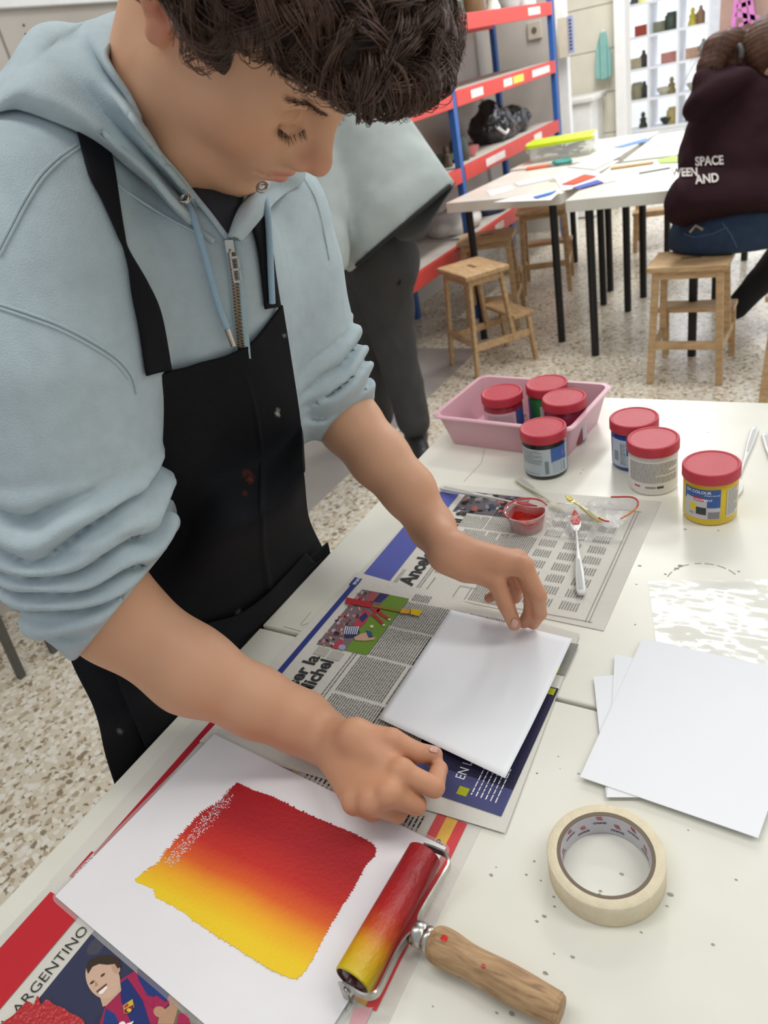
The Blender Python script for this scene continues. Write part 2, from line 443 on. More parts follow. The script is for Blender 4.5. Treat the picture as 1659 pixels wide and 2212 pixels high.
def folds(p, pts, s0, s1, amp, lam, seed, ax):
    s, r, L = axis_param(p, pts)
    w = np.clip((s-s0)/(.25*(s1-s0)), 0, 1)*np.clip((L-.012-s)/.02, 0, 1)
    q = p*11+seed
    ph = s/lam*math.pi+2.3*vnoise(q)+1.0*vnoise(q*2.3+7)+ (p@np.asarray(ax))*13
    g = 1-np.abs(np.sin(ph))**.8
    return w*amp*(.55-1.5*g*(.7+.5*vnoise(p*16+seed*3)))
def sdf_torso(p):
    d = cone(p, (-.610, .455, 1.235), (-.600, .700, 1.195), .092, .088)
    d = smin(d, cone(p, NB+[-.03, -.02, -.02], (-.615, .575, 1.20), .075, .115), .04)
    d = smin(d, cone(p, (-.665, .49, 1.05), (-.650, .66, 1.05), .095, .095), .10)
    d = smin(d, cone(p, (-.76, .52, .86), (-.75, .67, .86), .10, .10), .10)
    return d
def sdf_hoodie(p):
    d = sdf_torso(p)
    n = .0035*vnoise(p*np.array([16, 16, 7])+3)+.0015*vnoise(p*30)
    d = d-n
    r = chain(p, RSL, RSR, .03)
    # cuff plane
    ax = np.asarray(RARM[2])-np.asarray(RARM[1]); ax = ax/np.linalg.norm(ax)
    cutn = ax*.92+np.array([0, 0, -.0])*.1
    r = r-.004*vnoise(p*9+1)-folds(p, RSL, .225, .34, .019, .030, 2., (0.25, .45, 0))
    e = (p-D(246, 1326, .762))@(cutn/np.linalg.norm(cutn)); r = smax(r, e, .008)
    d = smin(d, r, .022)
    l = chain(p, LSL, LSR, .03)
    ax = np.asarray(LARM[2])-np.asarray(LARM[1]); ax = ax/np.linalg.norm(ax)
    l = l-.003*vnoise(p*9+5)-folds(p, LSL, .145, .24, .014, .026, 9., (.3, .5, 0))
    e = (p-D(754, 912, .985))@ax; l = smax(l, e, .008)
    d = smin(d, l, .025)
    d = smin(d, cone(p, NB+[-.01, .0, -.012], NB+[.02, 0, -.06], .074, .09), .03)
    # room for the neck
    d = smax(d, -cone(p, NB+[.01, 0, .035], hp(-.01, 0, -.06), .040, .070), .01)
    return d
boy = empty('person', (-.80, .59, 0))
tag(boy, 'boy with dark curly hair, light blue hoodie and black apron bending over the paper', 'person')
BO = np.array([-.80, .59, 0])
SKIN = attr_mat('skin', rough=.48, spec=.35, sss=.10, bump=.12, bscale=900, var=.05, nscale=25)
def skin_colour(V):
    base = np.array(srgb('#cf9f7f')[:3]); C = np.tile(base, (len(V), 1))
    q = (V-HC)/HS; q = np.stack([q@HF, np.abs(q@HR), q@HU], 1)
    def blob(c, r, col, k=1.):
        nonlocal C
        e = np.linalg.norm((q-np.array(c))/np.array(r), axis=1); w = np.clip(1.25-e, 0, 1)[:, None]*k; w = w*w*(3-2*w) if k == 1 else w
        C = C*(1-w)+np.array(srgb(col)[:3])*w
    blob((-.01, .082, 0), (.03, .02, .04), '#c97f68', .8)
    blob((.06, .045, -.03), (.03, .03, .03), '#cb8a68', .6)
    blob((.105, 0, -.03), (.02, .02, .02), '#c67f64', .7)
    blob((.093, 0, -.0565), (.012, .024, .0050), '#b8605a')
    blob((.093, 0, -.0680), (.012, .020, .0065), '#bd6861')
    blob((.074, .031, .008), (.02, .018, .008), '#a8765a', .6)
    hd = np.minimum(np.linalg.norm(V-RH['m'][0], axis=1), np.linalg.norm(V-LH['m'][0], axis=1))
    w = np.clip(1.2-hd/.16, 0, 1)[:, None]*.55; C = C*(1-w)+np.array(srgb('#bd805f')[:3])*w
    for h in (RH, LH):
        for k in 'imrlt':
            for j in (1, 2, 3):
                e = np.linalg.norm(V-h[k][j], axis=1); w = np.clip(1.1-e/.014, 0, 1)[:, None]*.35
                C = C*(1-w)+np.array(srgb('#b86e58')[:3])*w
    return C
Vb, Qb = mesh_sdf(sdf_skin, (-.86, .22, .735), (-.20, .92, 1.62), .0022)
body = np_mesh('body', Vb-BO, Qb, SKIN, boy, col=skin_colour(Vb))
HOOD = mat('hoodie_cotton', '#b3c2c8', rough=.95, var=.045, scale=60, bump=.5, bscale=900, spec=.1)
Vh, Qh = mesh_sdf(sdf_hoodie, (-.96, .20, .72), (-.28, .98, 1.42), .0035)
hoodie = np_mesh('hoodie', Vh-BO, Qh, HOOD, boy)
# ------------------------------------------------------------------ room shell
def struct(o): o['kind'] = 'structure'; return o
def ramp_floor():
    m, nt, b = new_mat('terrazzo'); L = nt.links; N = nt.nodes
    tc = N.new('ShaderNodeTexCoord')
    def vor(scale, rnd=1):
        v = N.new('ShaderNodeTexVoronoi'); v.inputs['Scale'].default_value = scale; L.new(tc.outputs['Object'], v.inputs['Vector']); return v
    dn = N.new('ShaderNodeTexNoise'); dn.inputs['Scale'].default_value = 55; dn.inputs['Detail'].default_value = 3; L.new(tc.outputs['Object'], dn.inputs['Vector'])
    ad = N.new('ShaderNodeMixRGB'); ad.blend_type = 'ADD'; ad.inputs[0].default_value = .018; L.new(tc.outputs['Object'], ad.inputs[1]); L.new(dn.outputs['Color'], ad.inputs[2])
    v1 = vor(62); v2 = vor(120); L.new(ad.outputs[0], v1.inputs['Vector']); L.new(ad.outputs[0], v2.inputs['Vector'])
    r1 = N.new('ShaderNodeValToRGB'); L.new(v1.outputs['Color'], r1.inputs['Fac']); cr = r1.color_ramp; cr.interpolation = 'CONSTANT'
    cols = [(0, '#e9e2d3'), (.30, '#dcd2be'), (.52, '#b9a98f'), (.60, '#ece7dc'), (.78, '#94856f'), (.83, '#d9cfbd'), (.93, '#bcb4a8')]
    cr.elements[0].color = srgb(cols[0][1]); cr.elements[1].position = cols[1][0]; cr.elements[1].color = srgb(cols[1][1])
    for p, c in cols[2:]: e = cr.elements.new(p); e.color = srgb(c)
    e1 = N.new('ShaderNodeValToRGB'); L.new(v1.outputs['Distance'], e1.inputs['Fac']); e1.color_ramp.elements[0].position = .55; e1.color_ramp.elements[1].position = .62
    r2 = N.new('ShaderNodeValToRGB'); L.new(v2.outputs['Color'], r2.inputs['Fac']); r2.color_ramp.interpolation = 'CONSTANT'
    r2.color_ramp.elements[0].color = srgb('#d8cdb9'); r2.color_ramp.elements[1].position = .72; r2.color_ramp.elements[1].color = srgb('#8d7c63')
    mx = N.new('ShaderNodeMixRGB'); L.new(e1.outputs['Color'], mx.inputs[0]); L.new(r1.outputs['Color'], mx.inputs[1]); L.new(r2.outputs['Color'], mx.inputs[2])
    # smooth screed strip along the wall side
    sx = N.new('ShaderNodeSeparateXYZ'); L.new(tc.outputs['Object'], sx.inputs[0])
    def cmp(sock, v, gt=True):
        n = N.new('ShaderNodeMath'); n.operation = 'GREATER_THAN' if gt else 'LESS_THAN'; L.new(sock, n.inputs[0]); n.inputs[1].default_value = v; return n.outputs[0]
    def mul(a, c):
        n = N.new('ShaderNodeMath'); n.operation = 'MULTIPLY'; L.new(a, n.inputs[0]); L.new(c, n.inputs[1]); return n.outputs[0]
    msk = mul(mul(cmp(sx.outputs[0], -1.66, False), cmp(sx.outputs[1], 1.02)), cmp(sx.outputs[1], 3.52, False))
    ns = N.new('ShaderNodeTexNoise'); ns.inputs['Scale'].default_value = 4; ns.inputs['Detail'].default_value = 5; L.new(tc.outputs['Object'], ns.inputs['Vector'])
    r3 = N.new('ShaderNodeValToRGB'); L.new(ns.outputs['Fac'], r3.inputs['Fac']); r3.color_ramp.elements[0].color = srgb('#a29c98'); r3.color_ramp.elements[1].color = srgb('#bcb6b0')
    m2 = N.new('ShaderNodeMixRGB'); L.new(msk, m2.inputs[0]); L.new(mx.outputs[0], m2.inputs[1]); L.new(r3.outputs['Color'], m2.inputs[2])
    L.new(m2.outputs[0], b.inputs['Base Color']); b.inputs['Roughness'].default_value = .24; b.inputs['Specular IOR Level'].default_value = .5
    return m
mb = MB(); mb.box((.3, 4.5, -.05), (7.4, 14.5, .1)); struct(mb.build('floor', ramp_floor()))
PLA = mat('grey_plaster', '#c3bdb6', rough=.9, var=.08, scale=3, bump=.2, bscale=60)
PLW = mat('white_plaster', '#e3e0da', rough=.85, var=.04, scale=3, bump=.15, bscale=60)
mb = MB(); mb.box((-2.50, 4.0, 1.45), (.16, 5.4, 2.9)); mb.box((-2.50, 0, 1.45), (.16, 2.62, 2.9)); struct(mb.build('wall_left', PLA))
TRX = float(YP(1224, 300, 6.01)[0]); JBX = float(YP(1339, 170, 6.64)[0])
# far end: pier, doorway to the bright room, pier
mb = MB(); mb.box((-2.24, 6.14, 1.45), (.56, .14, 2.9)); struct(mb.build('wall_far', PLA)); mb = MB(); mb.box((JBX, 6.76, 1.45), (.07, .16, 2.9)); struct(mb.build('wall_far', PLW))
BLK_ = mat('painted_blocks', '#e2decf', rough=.8, var=.05, scale=5)
mb = MB()
for k in range(9):
    mb.box((-2.05, 6.93, .12+k*.30), (.70, .12, .296))
mb.box((-2.05, 6.96, 1.4), (.72, .12, 2.8)); struct(mb.build('wall_back', BLK_, bevel=.006))
mb = MB(); mb.box((.6, 10.6, 1.45), (6.4, .12, 2.9)); struct(mb.build('wall_back', mat('bright_white_wall', '#eef1f5', rough=.8, var=.02, scale=2)))
mb = MB(); mb.box((-3.3, 9.0, 1.45), (.12, 4.0, 2.9)); struct(mb.build('wall_side', PLW))
mb = MB(); mb.box((3.9, 4.5, 1.45), (.12, 13.0, 2.9)); struct(mb.build('wall_right', PLW))
mb = MB()
for x, y, sx, sy in ((TRX, 6.04, .075, .06), (JBX, 6.66, .075, .04)): mb.box((x, y, 1.4), (sx, sy, 2.8))
struct(mb.build('trim_1', mat('white_gloss', '#f1f2f2', rough=.35, var=.03), bevel=.004))
mb = MB()
mb.box((-2.419, 1.885, 1.25), (.006, .005, .98)); struct(mb.build('trim_2', mat('groove_grey', '#9b968f', rough=.8)))
sb = MB(); sb.box((-2.405, 1.95, 1.85), (.03, 1.1, .18)); o = sb.build('wall_shelf_board', mat('white_gloss', '#f1f2f2'), bevel=.004)
tag(o, 'white board fixed high on the wall behind the boy', 'board')
mb = MB()
for y, z in ((1.985, 1.715), (2.0, 1.665), (1.98, 1.69), (2.06, 1.70)): mb.lathe([(0, .004), (.004, .003), (.004, 0)], (-2.42, y, z), 8, M=[[0, 0, 1], [0, 1, 0], [1, 0, 0]])
mb.build('screw_hole', mat('dark_hole', '#6a5f58'), o)

# ------------------------------------------------------------------ work tables
def table_mat():
    m, nt, b = new_mat('white_table_top'); L = nt.links; N = nt.nodes
    tc = N.new('ShaderNodeTexCoord'); n = N.new('ShaderNodeTexNoise'); n.inputs['Scale'].default_value = 6; n.inputs['Detail'].default_value = 6
    L.new(tc.outputs['Object'], n.inputs['Vector']); r = N.new('ShaderNodeValToRGB'); L.new(n.outputs['Fac'], r.inputs['Fac'])
    r.color_ramp.elements[0].color = srgb('#deddcf'); r.color_ramp.elements[1].color = srgb('#e8e7dd'); r.color_ramp.elements[0].position = .35; r.color_ramp.elements[1].position = .65
    L.new(r.outputs['Color'], b.inputs['Base Color']); b.inputs['Roughness'].default_value = .28; b.inputs['Specular IOR Level'].default_value = .45
    return m
TOP = table_mat(); BLKM = mat('black_metal', '#0f0f10', rough=.45, var=.1)
def work_table(cx, cy, sx, sy, label, cat='table', rz=0, legs=((-1, -1), (1, -1), (1, 1), (-1, 1)), th=.036, group=None, z=.74, top=TOP):
    t = tag(empty('work_table', (cx, cy, 0), rz), label, cat, group)
    mb = MB(); mb.box((0, 0, z-th/2), (sx, sy, th)); mb.build('tabletop', top, t, bevel=.0025)
    for a, b in legs:
        l = MB(); l.lathe([(0, 0), (.019, 0), (.019, .02), (.019, z-th-.006), (.045, z-th-.004), (.045, z-th), (0, z-th)], (a*(sx/2-.08), b*(sy/2-.08), 0), 16)
        l.build('leg', BLKM, t, smooth=True)
    return t
T1 = work_table(-.058+.0, .165, 1.2, .796, 'white work table under the red and yellow print, nearest the camera')
T2 = work_table(-.058, .966, 1.2, .796, 'white work table carrying the paint jars and the pink tray')
def specks(T, pts, c='#9a998f'):
    mb = MB(); rs = random.Random(len(pts))
    for x, y, r in pts:
        w = Z(x, y, .7403); k = rs.random()*3; n = 9
        mb.poly([(w[0]-T.location.x+r*(1+.4*rs.random())*math.cos(k+a*6.283/n)*.00055, w[1]-T.location.y+r*(.5+.4*rs.random())*math.sin(k+a*6.283/n)*.00055, .7403) for a in range(n)])
    mb.build('paint_specks', mat('dried_specks', c, rough=.8, var=.2), T, recalc=False)['kind'] = 'stuff'
specks(T1, [(1061, 1890, 3), (1154, 1860, 2), (1137, 1889, 2), (1168, 1902, 1.5), (1072, 1873, 1.5), (1343, 1888, 3), (1297, 1925, 2.5), (1295, 1931, 2), (1198, 1958, 2), (1176, 1979, 3), (1160, 1990, 2.5), (1237, 2067, 3), (1178, 2102, 3.5), (1106, 2190, 4), (1073, 2188, 2.5), (991, 2109, 2.5), (935, 2174, 1.5), (1448, 1932, 4), (1441, 1957, 2), (1385, 2014, 2), (1196, 1937, 2), (1160, 1670, 2), (1206, 1634, 1.5), (1250, 1671, 2), (1197, 2060, 1.5), (1402, 1790, 1.5), (1487, 1793, 1.5), (1590, 1900, 2), (1540, 2040, 2.5)])
specks(T2, [(1480, 1143, 4), (1552, 1146, 2.5), (1382, 1222, 4), (1437, 1240, 3), (1462, 1228, 5), (1470, 1222, 6), (1596, 1234, 3), (1530, 934, 2.5), (1375, 1262, 2), (1372, 1349, 2), (1254, 1022, 3), (1260, 1015, 2.5), (1210, 1660, 1)])
mb = MB()
for a in np.linspace(math.pi*.25, math.pi*.95, 26):
    c = Z(1520, 1262, .7403); p = c[:2]+np.array([.045*math.cos(a), .045*math.sin(a)])
    if int(a*9) % 3: mb.box((p[0]+.058, p[1]-.966, .7402), (.004, .0012, .0003), a+1.57)
for p, q in (((1002, 1040), (1040, 1000)), ((1040, 1000), (1047, 968)), ((612, 1353), (655, 1365)), ((650, 1348), (672, 1322)), ((650, 1351), (680, 1343))):
    a = Z(*p, .7402); b = Z(*q, .7402); mb.bar(a-[-.058, .966, 0], b-[-.058, .966, 0], .0009, .0002)
mb.build('pencil_marks', mat('pencil', '#a09e94', rough=.7), T2)['kind'] = 'stuff'
# ------------------------------------------------------------------ the boy: hood, apron, hair
def sdf_under(p): return np.minimum(sdf_hoodie(p), sdf_skin(p))
def on(fn, x, y, off, d):
    q = march(fn, x, y, .35, off)
    if q is None or abs((q-CAM)@_F-d) > .16: q = D(x, y, d)
    return q
def sheet(name, G, m, n, mtl, thick=.0035, noise=0, nsc=20, parent=None, origin=BO, col=None, raw=False):
    A = G if raw else net(G, m, n)
    m, n = A.shape[:2]
    if noise:
        du = np.gradient(A, axis=0); dv = np.gradient(A, axis=1); N = np.cross(du, dv); N /= np.linalg.norm(N, axis=2)[..., None]+1e-9
        A = A+N*(noise*vnoise(A.reshape(-1, 3)*nsc).reshape(m, n))[..., None]
    V = (A-origin).reshape(-1, 3)
    idx = np.arange(m*n).reshape(m, n)
    Q = np.stack([idx[:-1, :-1], idx[:-1, 1:], idx[1:, 1:], idx[1:, :-1]], -1).reshape(-1, 4)
    o = np_mesh(name, V, Q, mtl, parent, col=None if col is None else col(A.reshape(-1, 3)))
    s = o.modifiers.new('thick', 'SOLIDIFY'); s.thickness = thick; s.offset = 0
    return o
hs_off = [.006, .020, .010, .030, .024, .004]
HN = [
 [(330, 150, .72), (300, 140, .74), (215, 150, .74), (160, 170, .74), (60, 190, .73), (-20, 260, .72)],
 [(285, 75, .66), (281, 36, .67), (205, 50, .665), (175, 60, .655), (81, 62, .645), (-5, 178, .625)],
 [(232, 122, .63), (200, 80, .63), (163, 102, .625), (115, 105, .615), (50, 160, .605), (-25, 238, .60)],
 [(277, 212, .63), (238, 165, .62), (203, 152, .615), (150, 160, .60), (88, 198, .595), (40, 233, .595)],
 [(325, 301, .64), (282, 245, .625), (240, 212, .62), (202, 220, .605), (175, 245, .605), (163, 281, .61)],
 [(348, 338, .65), (312, 292, .635), (280, 262, .63), (258, 282, .615), (245, 305, .615), (240, 328, .62)],
 [(402, 398, .67), (378, 372, .66), (352, 350, .65), (332, 358, .64), (322, 375, .64), (318, 392, .645)],
 [(458, 470, .70), (436, 448, .69), (412, 425, .68), (392, 425, .675), (385, 445, .675), (388, 464, .68)],
 [(494, 516, .715), (486, 512, .712), (476, 506, .71), (466, 502, .708), (460, 506, .708), (464, 522, .712)]]
G = [[D(*c) for c in r] for r in HN]
for i in range(2, 9):
    for j in range(6):
        x, y, d = HN[i][j]
        q = march(sdf_under, x, y, .35, hs_off[j])
        if q is not None and abs((q-CAM)@_F-d) < .05: G[i][j] = q
sheet('hood', G, 90, 60, HOOD, .005, .0022, 28, boy)
LN = [[(496, 516, .715), (500, 512, .713), (508, 512, .713), (516, 520, .72)],
      [(520, 455, .715), (532, 450, .712), (548, 452, .715), (560, 470, .725)],
      [(556, 402, .72), (570, 398, .715), (590, 404, .72), (608, 424, .74)],
      [(590, 365, .73), (610, 362, .73), (632, 372, .74), (650, 392, .76)],
      [(600, 330, .76), (620, 325, .77), (645, 330, .78), (660, 345, .80)]]
G = [[D(*c) for c in r] for r in LN]
for i in range(0, 4):
    for j in range(4):
        x, y, d = LN[i][j]
        q = march(sdf_hoodie, x, y, .35, (.006, .014, .012, .004)[j])
        if q is not None and abs((q-CAM)@_F-d) < .06: G[i][j] = q
sheet('hood', G, 50, 24, HOOD, .005, .001, 28, boy)
# t-shirt in the neck opening
TEE = mat('charcoal_jersey', '#3a3d42', rough=.9, bump=.4, bscale=900, spec=.1)
TN = [[(372, 352), (420, 392), (470, 402), (520, 400), (575, 385)], [(398, 395), (440, 425), (480, 438), (515, 430), (560, 408)],
      [(430, 440), (460, 465), (486, 470), (508, 465), (535, 440)], [(470, 492), (484, 500), (496, 503), (504, 498), (516, 478)]]
G = [[on(lambda q: np.minimum(sdf_hoodie(q), cone(q, NB, NB+[.03, 0, .06], .064, .055)), x, y, .004, .72) for x, y in r] for r in TN]
sheet('t_shirt', G, 30, 30, TEE, .002, 0, 20, boy)
# zip, seams, strings
def path_on(fn, pts, off, n, d=.70):
    return spline([on(fn, x, y, off, d) for x, y in pts], n)
METAL = mat('nickel_metal', '#b9b6b0', rough=.25, metal=1, var=.03)
BRASS = mat('dull_brass_zip', '#8d7a66', rough=.35, metal=1, var=.1)
zp = path_on(sdf_hoodie, [(497, 520), (503, 560), (510, 620), (515, 680), (521, 745), (524, 775)], .0035, 90, .73)
mb = MB(); A = np.stack([zp+_R*k for k in (-.0085, -.004, 0, .004, .0085)], 1); A[:, 1:4] += -_F*.0015
mb.grid(A-BO); o = mb.build('zip_tape', mat('hoodie_seam', '#9fb3ba', rough=.95, bump=.3), boy, smooth=True)
s = o.modifiers.new('t', 'SOLIDIFY'); s.thickness = .002
mb = MB()
for i in range(1, 88):
    t = zp[i+1]-zp[i-1]; t /= np.linalg.norm(t); r = _R-t*(t@_R); r /= np.linalg.norm(r)
    mb.box(zp[i]-_F*.003+r*(.0011 if i % 2 else -.0011)-BO, (.0042, .0014, .0022), M=np.stack([r, t, np.cross(r, t)], 1))
mb.build('zip_teeth', BRASS, boy)
mb = MB(); c = zp[8]-_F*.006-BO; t = (zp[16]-zp[8]); t /= np.linalg.norm(t); r = np.cross(t, _F); r /= np.linalg.norm(r); Mx = np.stack([r, t, np.cross(r, t)], 1)
mb.box(c, (.008, .011, .005), M=Mx); mb.tube([c+t*.004-_F*.003, c+t*.008-_F*.006, c+t*.013-_F*.005], .0013, 8)
pc = c+t*.022-_F*.005+r*.003
for k in (-1, 1): mb.box(pc+r*k*.0032, (.0016, .022, .0015), M=Mx)
for k in (-1, 0, 1): mb.box(pc+t*k*.0104, (.008, .0022, .0015), M=Mx)
mb.build('zip_pull', METAL, boy, bevel=.0004)
SEAM = mat('hoodie_seam', '#9fb3ba')
for pts, off in (([(166, 312), (120, 345), (82, 385), (48, 440), (22, 490), (-6, 545)], .0004), ([(173, 318), (127, 351), (89, 391), (55, 446), (29, 496), (0, 552)], .0004),
                 ([(-5, 655), (60, 676), (130, 702), (200, 738), (255, 775), (285, 812), (296, 850)], .0004), ([(-5, 664), (58, 685), (127, 711), (196, 747), (249, 783), (278, 818)], .0002),
                 ([(248, 395), (290, 425), (345, 460), (400, 490), (462, 520)], .0008),
                 ([(655, 382), (682, 430), (700, 500), (712, 560)], .0004)):
    mb = MB(); mb.tube(path_on(sdf_hoodie, pts, off, 60, .68)-BO, .0013, 6); mb.build('seam', HOOD, boy, smooth=True)
STR = mat('drawstring_cord', '#9ab6c8', rough=.85, bump=.6, bscale=700)
for pts, g in (([(404, 440), (418, 470), (437, 530), (455, 600), (472, 660), (490, 708)], (402, 434)), ([(570, 414), (577, 450), (582, 520), (585, 590), (588, 655)], (568, 409))):
    A = path_on(sdf_hoodie, pts, .008, 60, .70); mb = MB(); mb.tube(A-BO, .0033, 10); so = mb.build('drawstring', STR, boy, smooth=True)
    if g[0] < 500:
        mb = MB(); e = on(sdf_hoodie, 504, 746, .007, .74); mb.tube([A[-1]-BO, A[-1]*.5+e*.5-BO, e-BO], [.0033, .003, .0028], 10); mb.build('cord_tip', METAL, boy, smooth=True)
    c = on(sdf_under, g[0], g[1], .012, .69); c = c if g[0] > 500 else np.array(D(g[0], g[1], ((c-CAM)@_F)-.002))
    nrm = -_F*.9+_U*.3-_R*.2; nrm /= np.linalg.norm(nrm); Mx = frame(np.cross(nrm, [0, 0, 1.]), nrm)
    mb = MB(); mb.lathe([(.0042+.0016*math.cos(a), .0016*math.sin(a)) for a in np.linspace(0, 2*math.pi, 9)[:-1]], c-_F*.004-BO, 24, M=Mx, closed=True)
    mb.build('grommet', METAL, boy, smooth=True)
# --- apron
BLK = attr_mat('black_canvas', rough=.9, spec=.12, bump=.5, bscale=700, var=.12)
ax_ = lambda x, y, X: XP(x, y, X)
AN = []
def ap(x, y, off=.010, X=None):
    if X is not None: return ax_(x, y, X)
    return on(sdf_torso, x, y, off, .76)
AN.append([ap(303, 828), ap(365, 803), ap(430, 788), ap(500, 766), ap(560, 728), ap(612, 660)])
AN.append([ap(338, 930), ap(395, 905), ap(465, 885), ap(535, 860), ap(592, 820), ap(630, 775)])
AN.append([ap(344, 1040), ap(410, 1035), ap(480, 1020), ap(552, 995), ap(615, 955), ap(650, 915)])
AN.append([ap(325, 1170), ap(400, 1165), ap(475, 1150), ap(550, 1125), ap(620, 1080), ap(658, 1035)])
AN.append([XP(225, 1300, -.735), XP(345, 1290, -.645), XP(450, 1270, -.615), XP(545, 1225, -.615), XP(628, 1160, -.635), XP(668, 1118, -.67)])
AN.append([XP(148, 1395, -.765), XP(300, 1400, -.705), XP(430, 1370, -.675), XP(550, 1310, -.668), XP(645, 1220, -.672), XP(690, 1168, -.695)])
AN.append([XP(205, 1535, -.72), XP(330, 1500, -.690), XP(440, 1430, -.676), XP(560, 1345, -.670), XP(655, 1250, -.670), XP(712, 1206, -.676)])
AN.append([(-.674, .292, .738), (-.672, .385, .738), (-.672, .48, .738), (-.672, .575, .738), (-.672, .67, .738), (-.674, .768, .73)])
AN.append([(-.705, .27, .45), (-.69, .38, .45), (-.70, .48, .45), (-.69, .58, .45), (-.70, .68, .45), (-.705, .78, .45)])
def apron_col(A):
    C = np.tile(np.array(srgb('#1c1d20')[:3]), (len(A), 1))
    pr = lambda A: ((CX+FPX*((A-CAM)@_R)/((A-CAM)@_F)), (CY-FPX*((A-CAM)@_U)/((A-CAM)@_F)))
    x, y = pr(A)
    for (cx, cy, r, c) in ((530, 1027, 9, '#5c2a22'), (541, 1036, 9, '#6b3026'), (530, 1068, 5, '#5c2a22'), (598, 893, 5, '#b9b9b2'), (599, 884, 4, '#9a9a94'), (612, 724, 4, '#77726a'), (515, 1322, 7, '#8f8f8a'), (600, 1300, 4, '#6d6d68'), (290, 1480, 10, '#2b2d30'), (258, 1580, 6, '#6f6f6c'), (640, 1285, 4, '#8a8a84')):
        dd = np.hypot(x-cx, y-cy)/r+.6*vnoise(A*260); w = np.clip(1.3-dd, 0, 1)[:, None]; C = C*(1-w)+np.array(srgb(c)[:3])*w
    return C
A = net(AN, 230, 170)
def drape(A):
    m, n = A.shape[:2]; du = np.gradient(A, axis=0); dv = np.gradient(A, axis=1); N = np.cross(du, dv); N /= np.linalg.norm(N, axis=2)[..., None]+1e-9
    u = np.linspace(0, 1, m)[:, None]*np.ones((1, n)); v = np.ones((m, 1))*np.linspace(0, 1, n)[None]
    h = .0022*vnoise(np.stack([u*3, v*7, u*0], -1).reshape(-1, 3)*1.0+4).reshape(m, n)+.003*np.exp(-((v-.62-.06*u)/.012)**2)*np.clip(u*3, 0, 1)
    return A-N*h[..., None]*(1 if N[10, 10]@_F < 0 else -1)*-1
A = drape(A)
apron = sheet('apron', A, 0, 0, BLK, .0025, 0, 1, boy, col=apron_col, raw=True)
PN = [[XP(235, 1395, -.705), XP(345, 1400, -.684), XP(432, 1352, -.656), XP(520, 1325, -.650), XP(600, 1262, -.652), XP(660, 1196, -.668)],
      [XP(250, 1450, -.702), XP(345, 1430, -.684), XP(440, 1395, -.664), XP(535, 1345, -.656), XP(612, 1290, -.656), XP(676, 1212, -.669)],
      [XP(265, 1500, -.698), XP(350, 1470, -.682), XP(450, 1420, -.668), XP(560, 1350, -.661), XP(640, 1270, -.661), XP(690, 1218, -.669)],
      [(-.668, .34, .738), (-.666, .41, .738), (-.666, .50, .738), (-.666, .585, .738), (-.666, .66, .738), (-.668, .735, .725)],
      [(-.690, .34, .60), (-.684, .41, .60), (-.684, .50, .60), (-.684, .585, .60), (-.684, .66, .60), (-.69, .735, .60)]]
sheet('pocket', PN, 60, 90, BLK, .003, .0012, 22, apron, origin=BO, col=lambda A: np.tile(np.array(srgb('#1f2023')[:3]), (len(A), 1)))
STRAPM = mat('black_webbing', '#15161a', rough=.8, bump=.3, spec=.15)
for L, R_ in (([(160, 262), (167, 283), (191, 374), (220, 431), (252, 505), (270, 543), (285, 635), (301, 712), (317, 812)], [(232, 312), (240, 332), (248, 370), (256, 427), (268, 505), (277, 540), (318, 610), (348, 680), (370, 800)]),
              ([(530, 430), (540, 470), (556, 530), (566, 600), (573, 668)], [(560, 412), (570, 450), (586, 530), (596, 600), (606, 664)])):
    a = path_on(sdf_hoodie, L, .004, 80, .69); b = path_on(sdf_hoodie, R_, .004, 80, .69)
    G = np.stack([a*(1-t)+b*t-_F*.002*math.sin(math.pi*t) for t in np.linspace(0, 1, 7)], 1)
    sheet('strap', G, 0, 0, STRAPM, .0022, 0, 1, apron, raw=True)
# --- hair
def sdf_scalp(p):
    q = (p-HC)/HS; q = np.stack([q@HF, np.abs(q@HR), q@HU], 1)
    d = ell(q, (-.012, 0, .038), (.112, .084, .086))
    d = smin(d, ell(q, (.036, .0, .066), (.064, .066, .042)), .03)
    d = smin(d, ell(q, (.094, .0, .076), (.024, .050, .024)), .02)
    d = smin(d, ell(q, (-.01, .060, .055), (.052, .030, .040)), .02)
    # cut away below the hairline: planes in the head frame
    cut = (q[:, 2]-(.036+.16*np.clip(q[:, 0], 0, .2)+.0*q[:, 1]))           # above the line at the front
    cut = np.where(q[:, 0] < .012, q[:, 2]-(.0+.9*np.clip(q[:, 0]+.015, -.03, .1)), cut)
    side = q[:, 2]-(.012+.55*np.abs(q[:, 0]-.030)) 
    line = q[:, 2]-(.038+.40*np.clip(q[:, 0]-.03, -.02, .2))
    sb = np.maximum(np.abs(q[:, 0]-.024)-.010, (.008-q[:, 2]))             # sideburn
    back = q[:, 2]-(-.03)+ (q[:, 0]+.03)*.0
    keep = np.where(q[:, 0] > .012, -line, -(q[:, 2]-.030+0*line))
    keep = np.where(q[:, 0] < -.030, -(q[:, 2]+.045-.5*(q[:, 0]+.03)*-1), keep)
    keep = np.minimum(keep, sb)
    d = smax(d, keep*.8, .006)
    return d*HS
def sdf_hair(p):
    return sdf_scalp(p)-.0075*vnoise(p*42)-.004*vnoise(p*90+5)
HAIRM = mat('dark_brown_hair', '#2e211c', rough=.5, spec=.5, var=.35, scale=60, bump=1.0, bscale=500)
Vs, Qs = mesh_sdf(sdf_hair, HC-.20, HC+.22, .003)
hair = np_mesh('hair', Vs-BO, Qs, HAIRM, boy)
rs = np.random.RandomState(3)
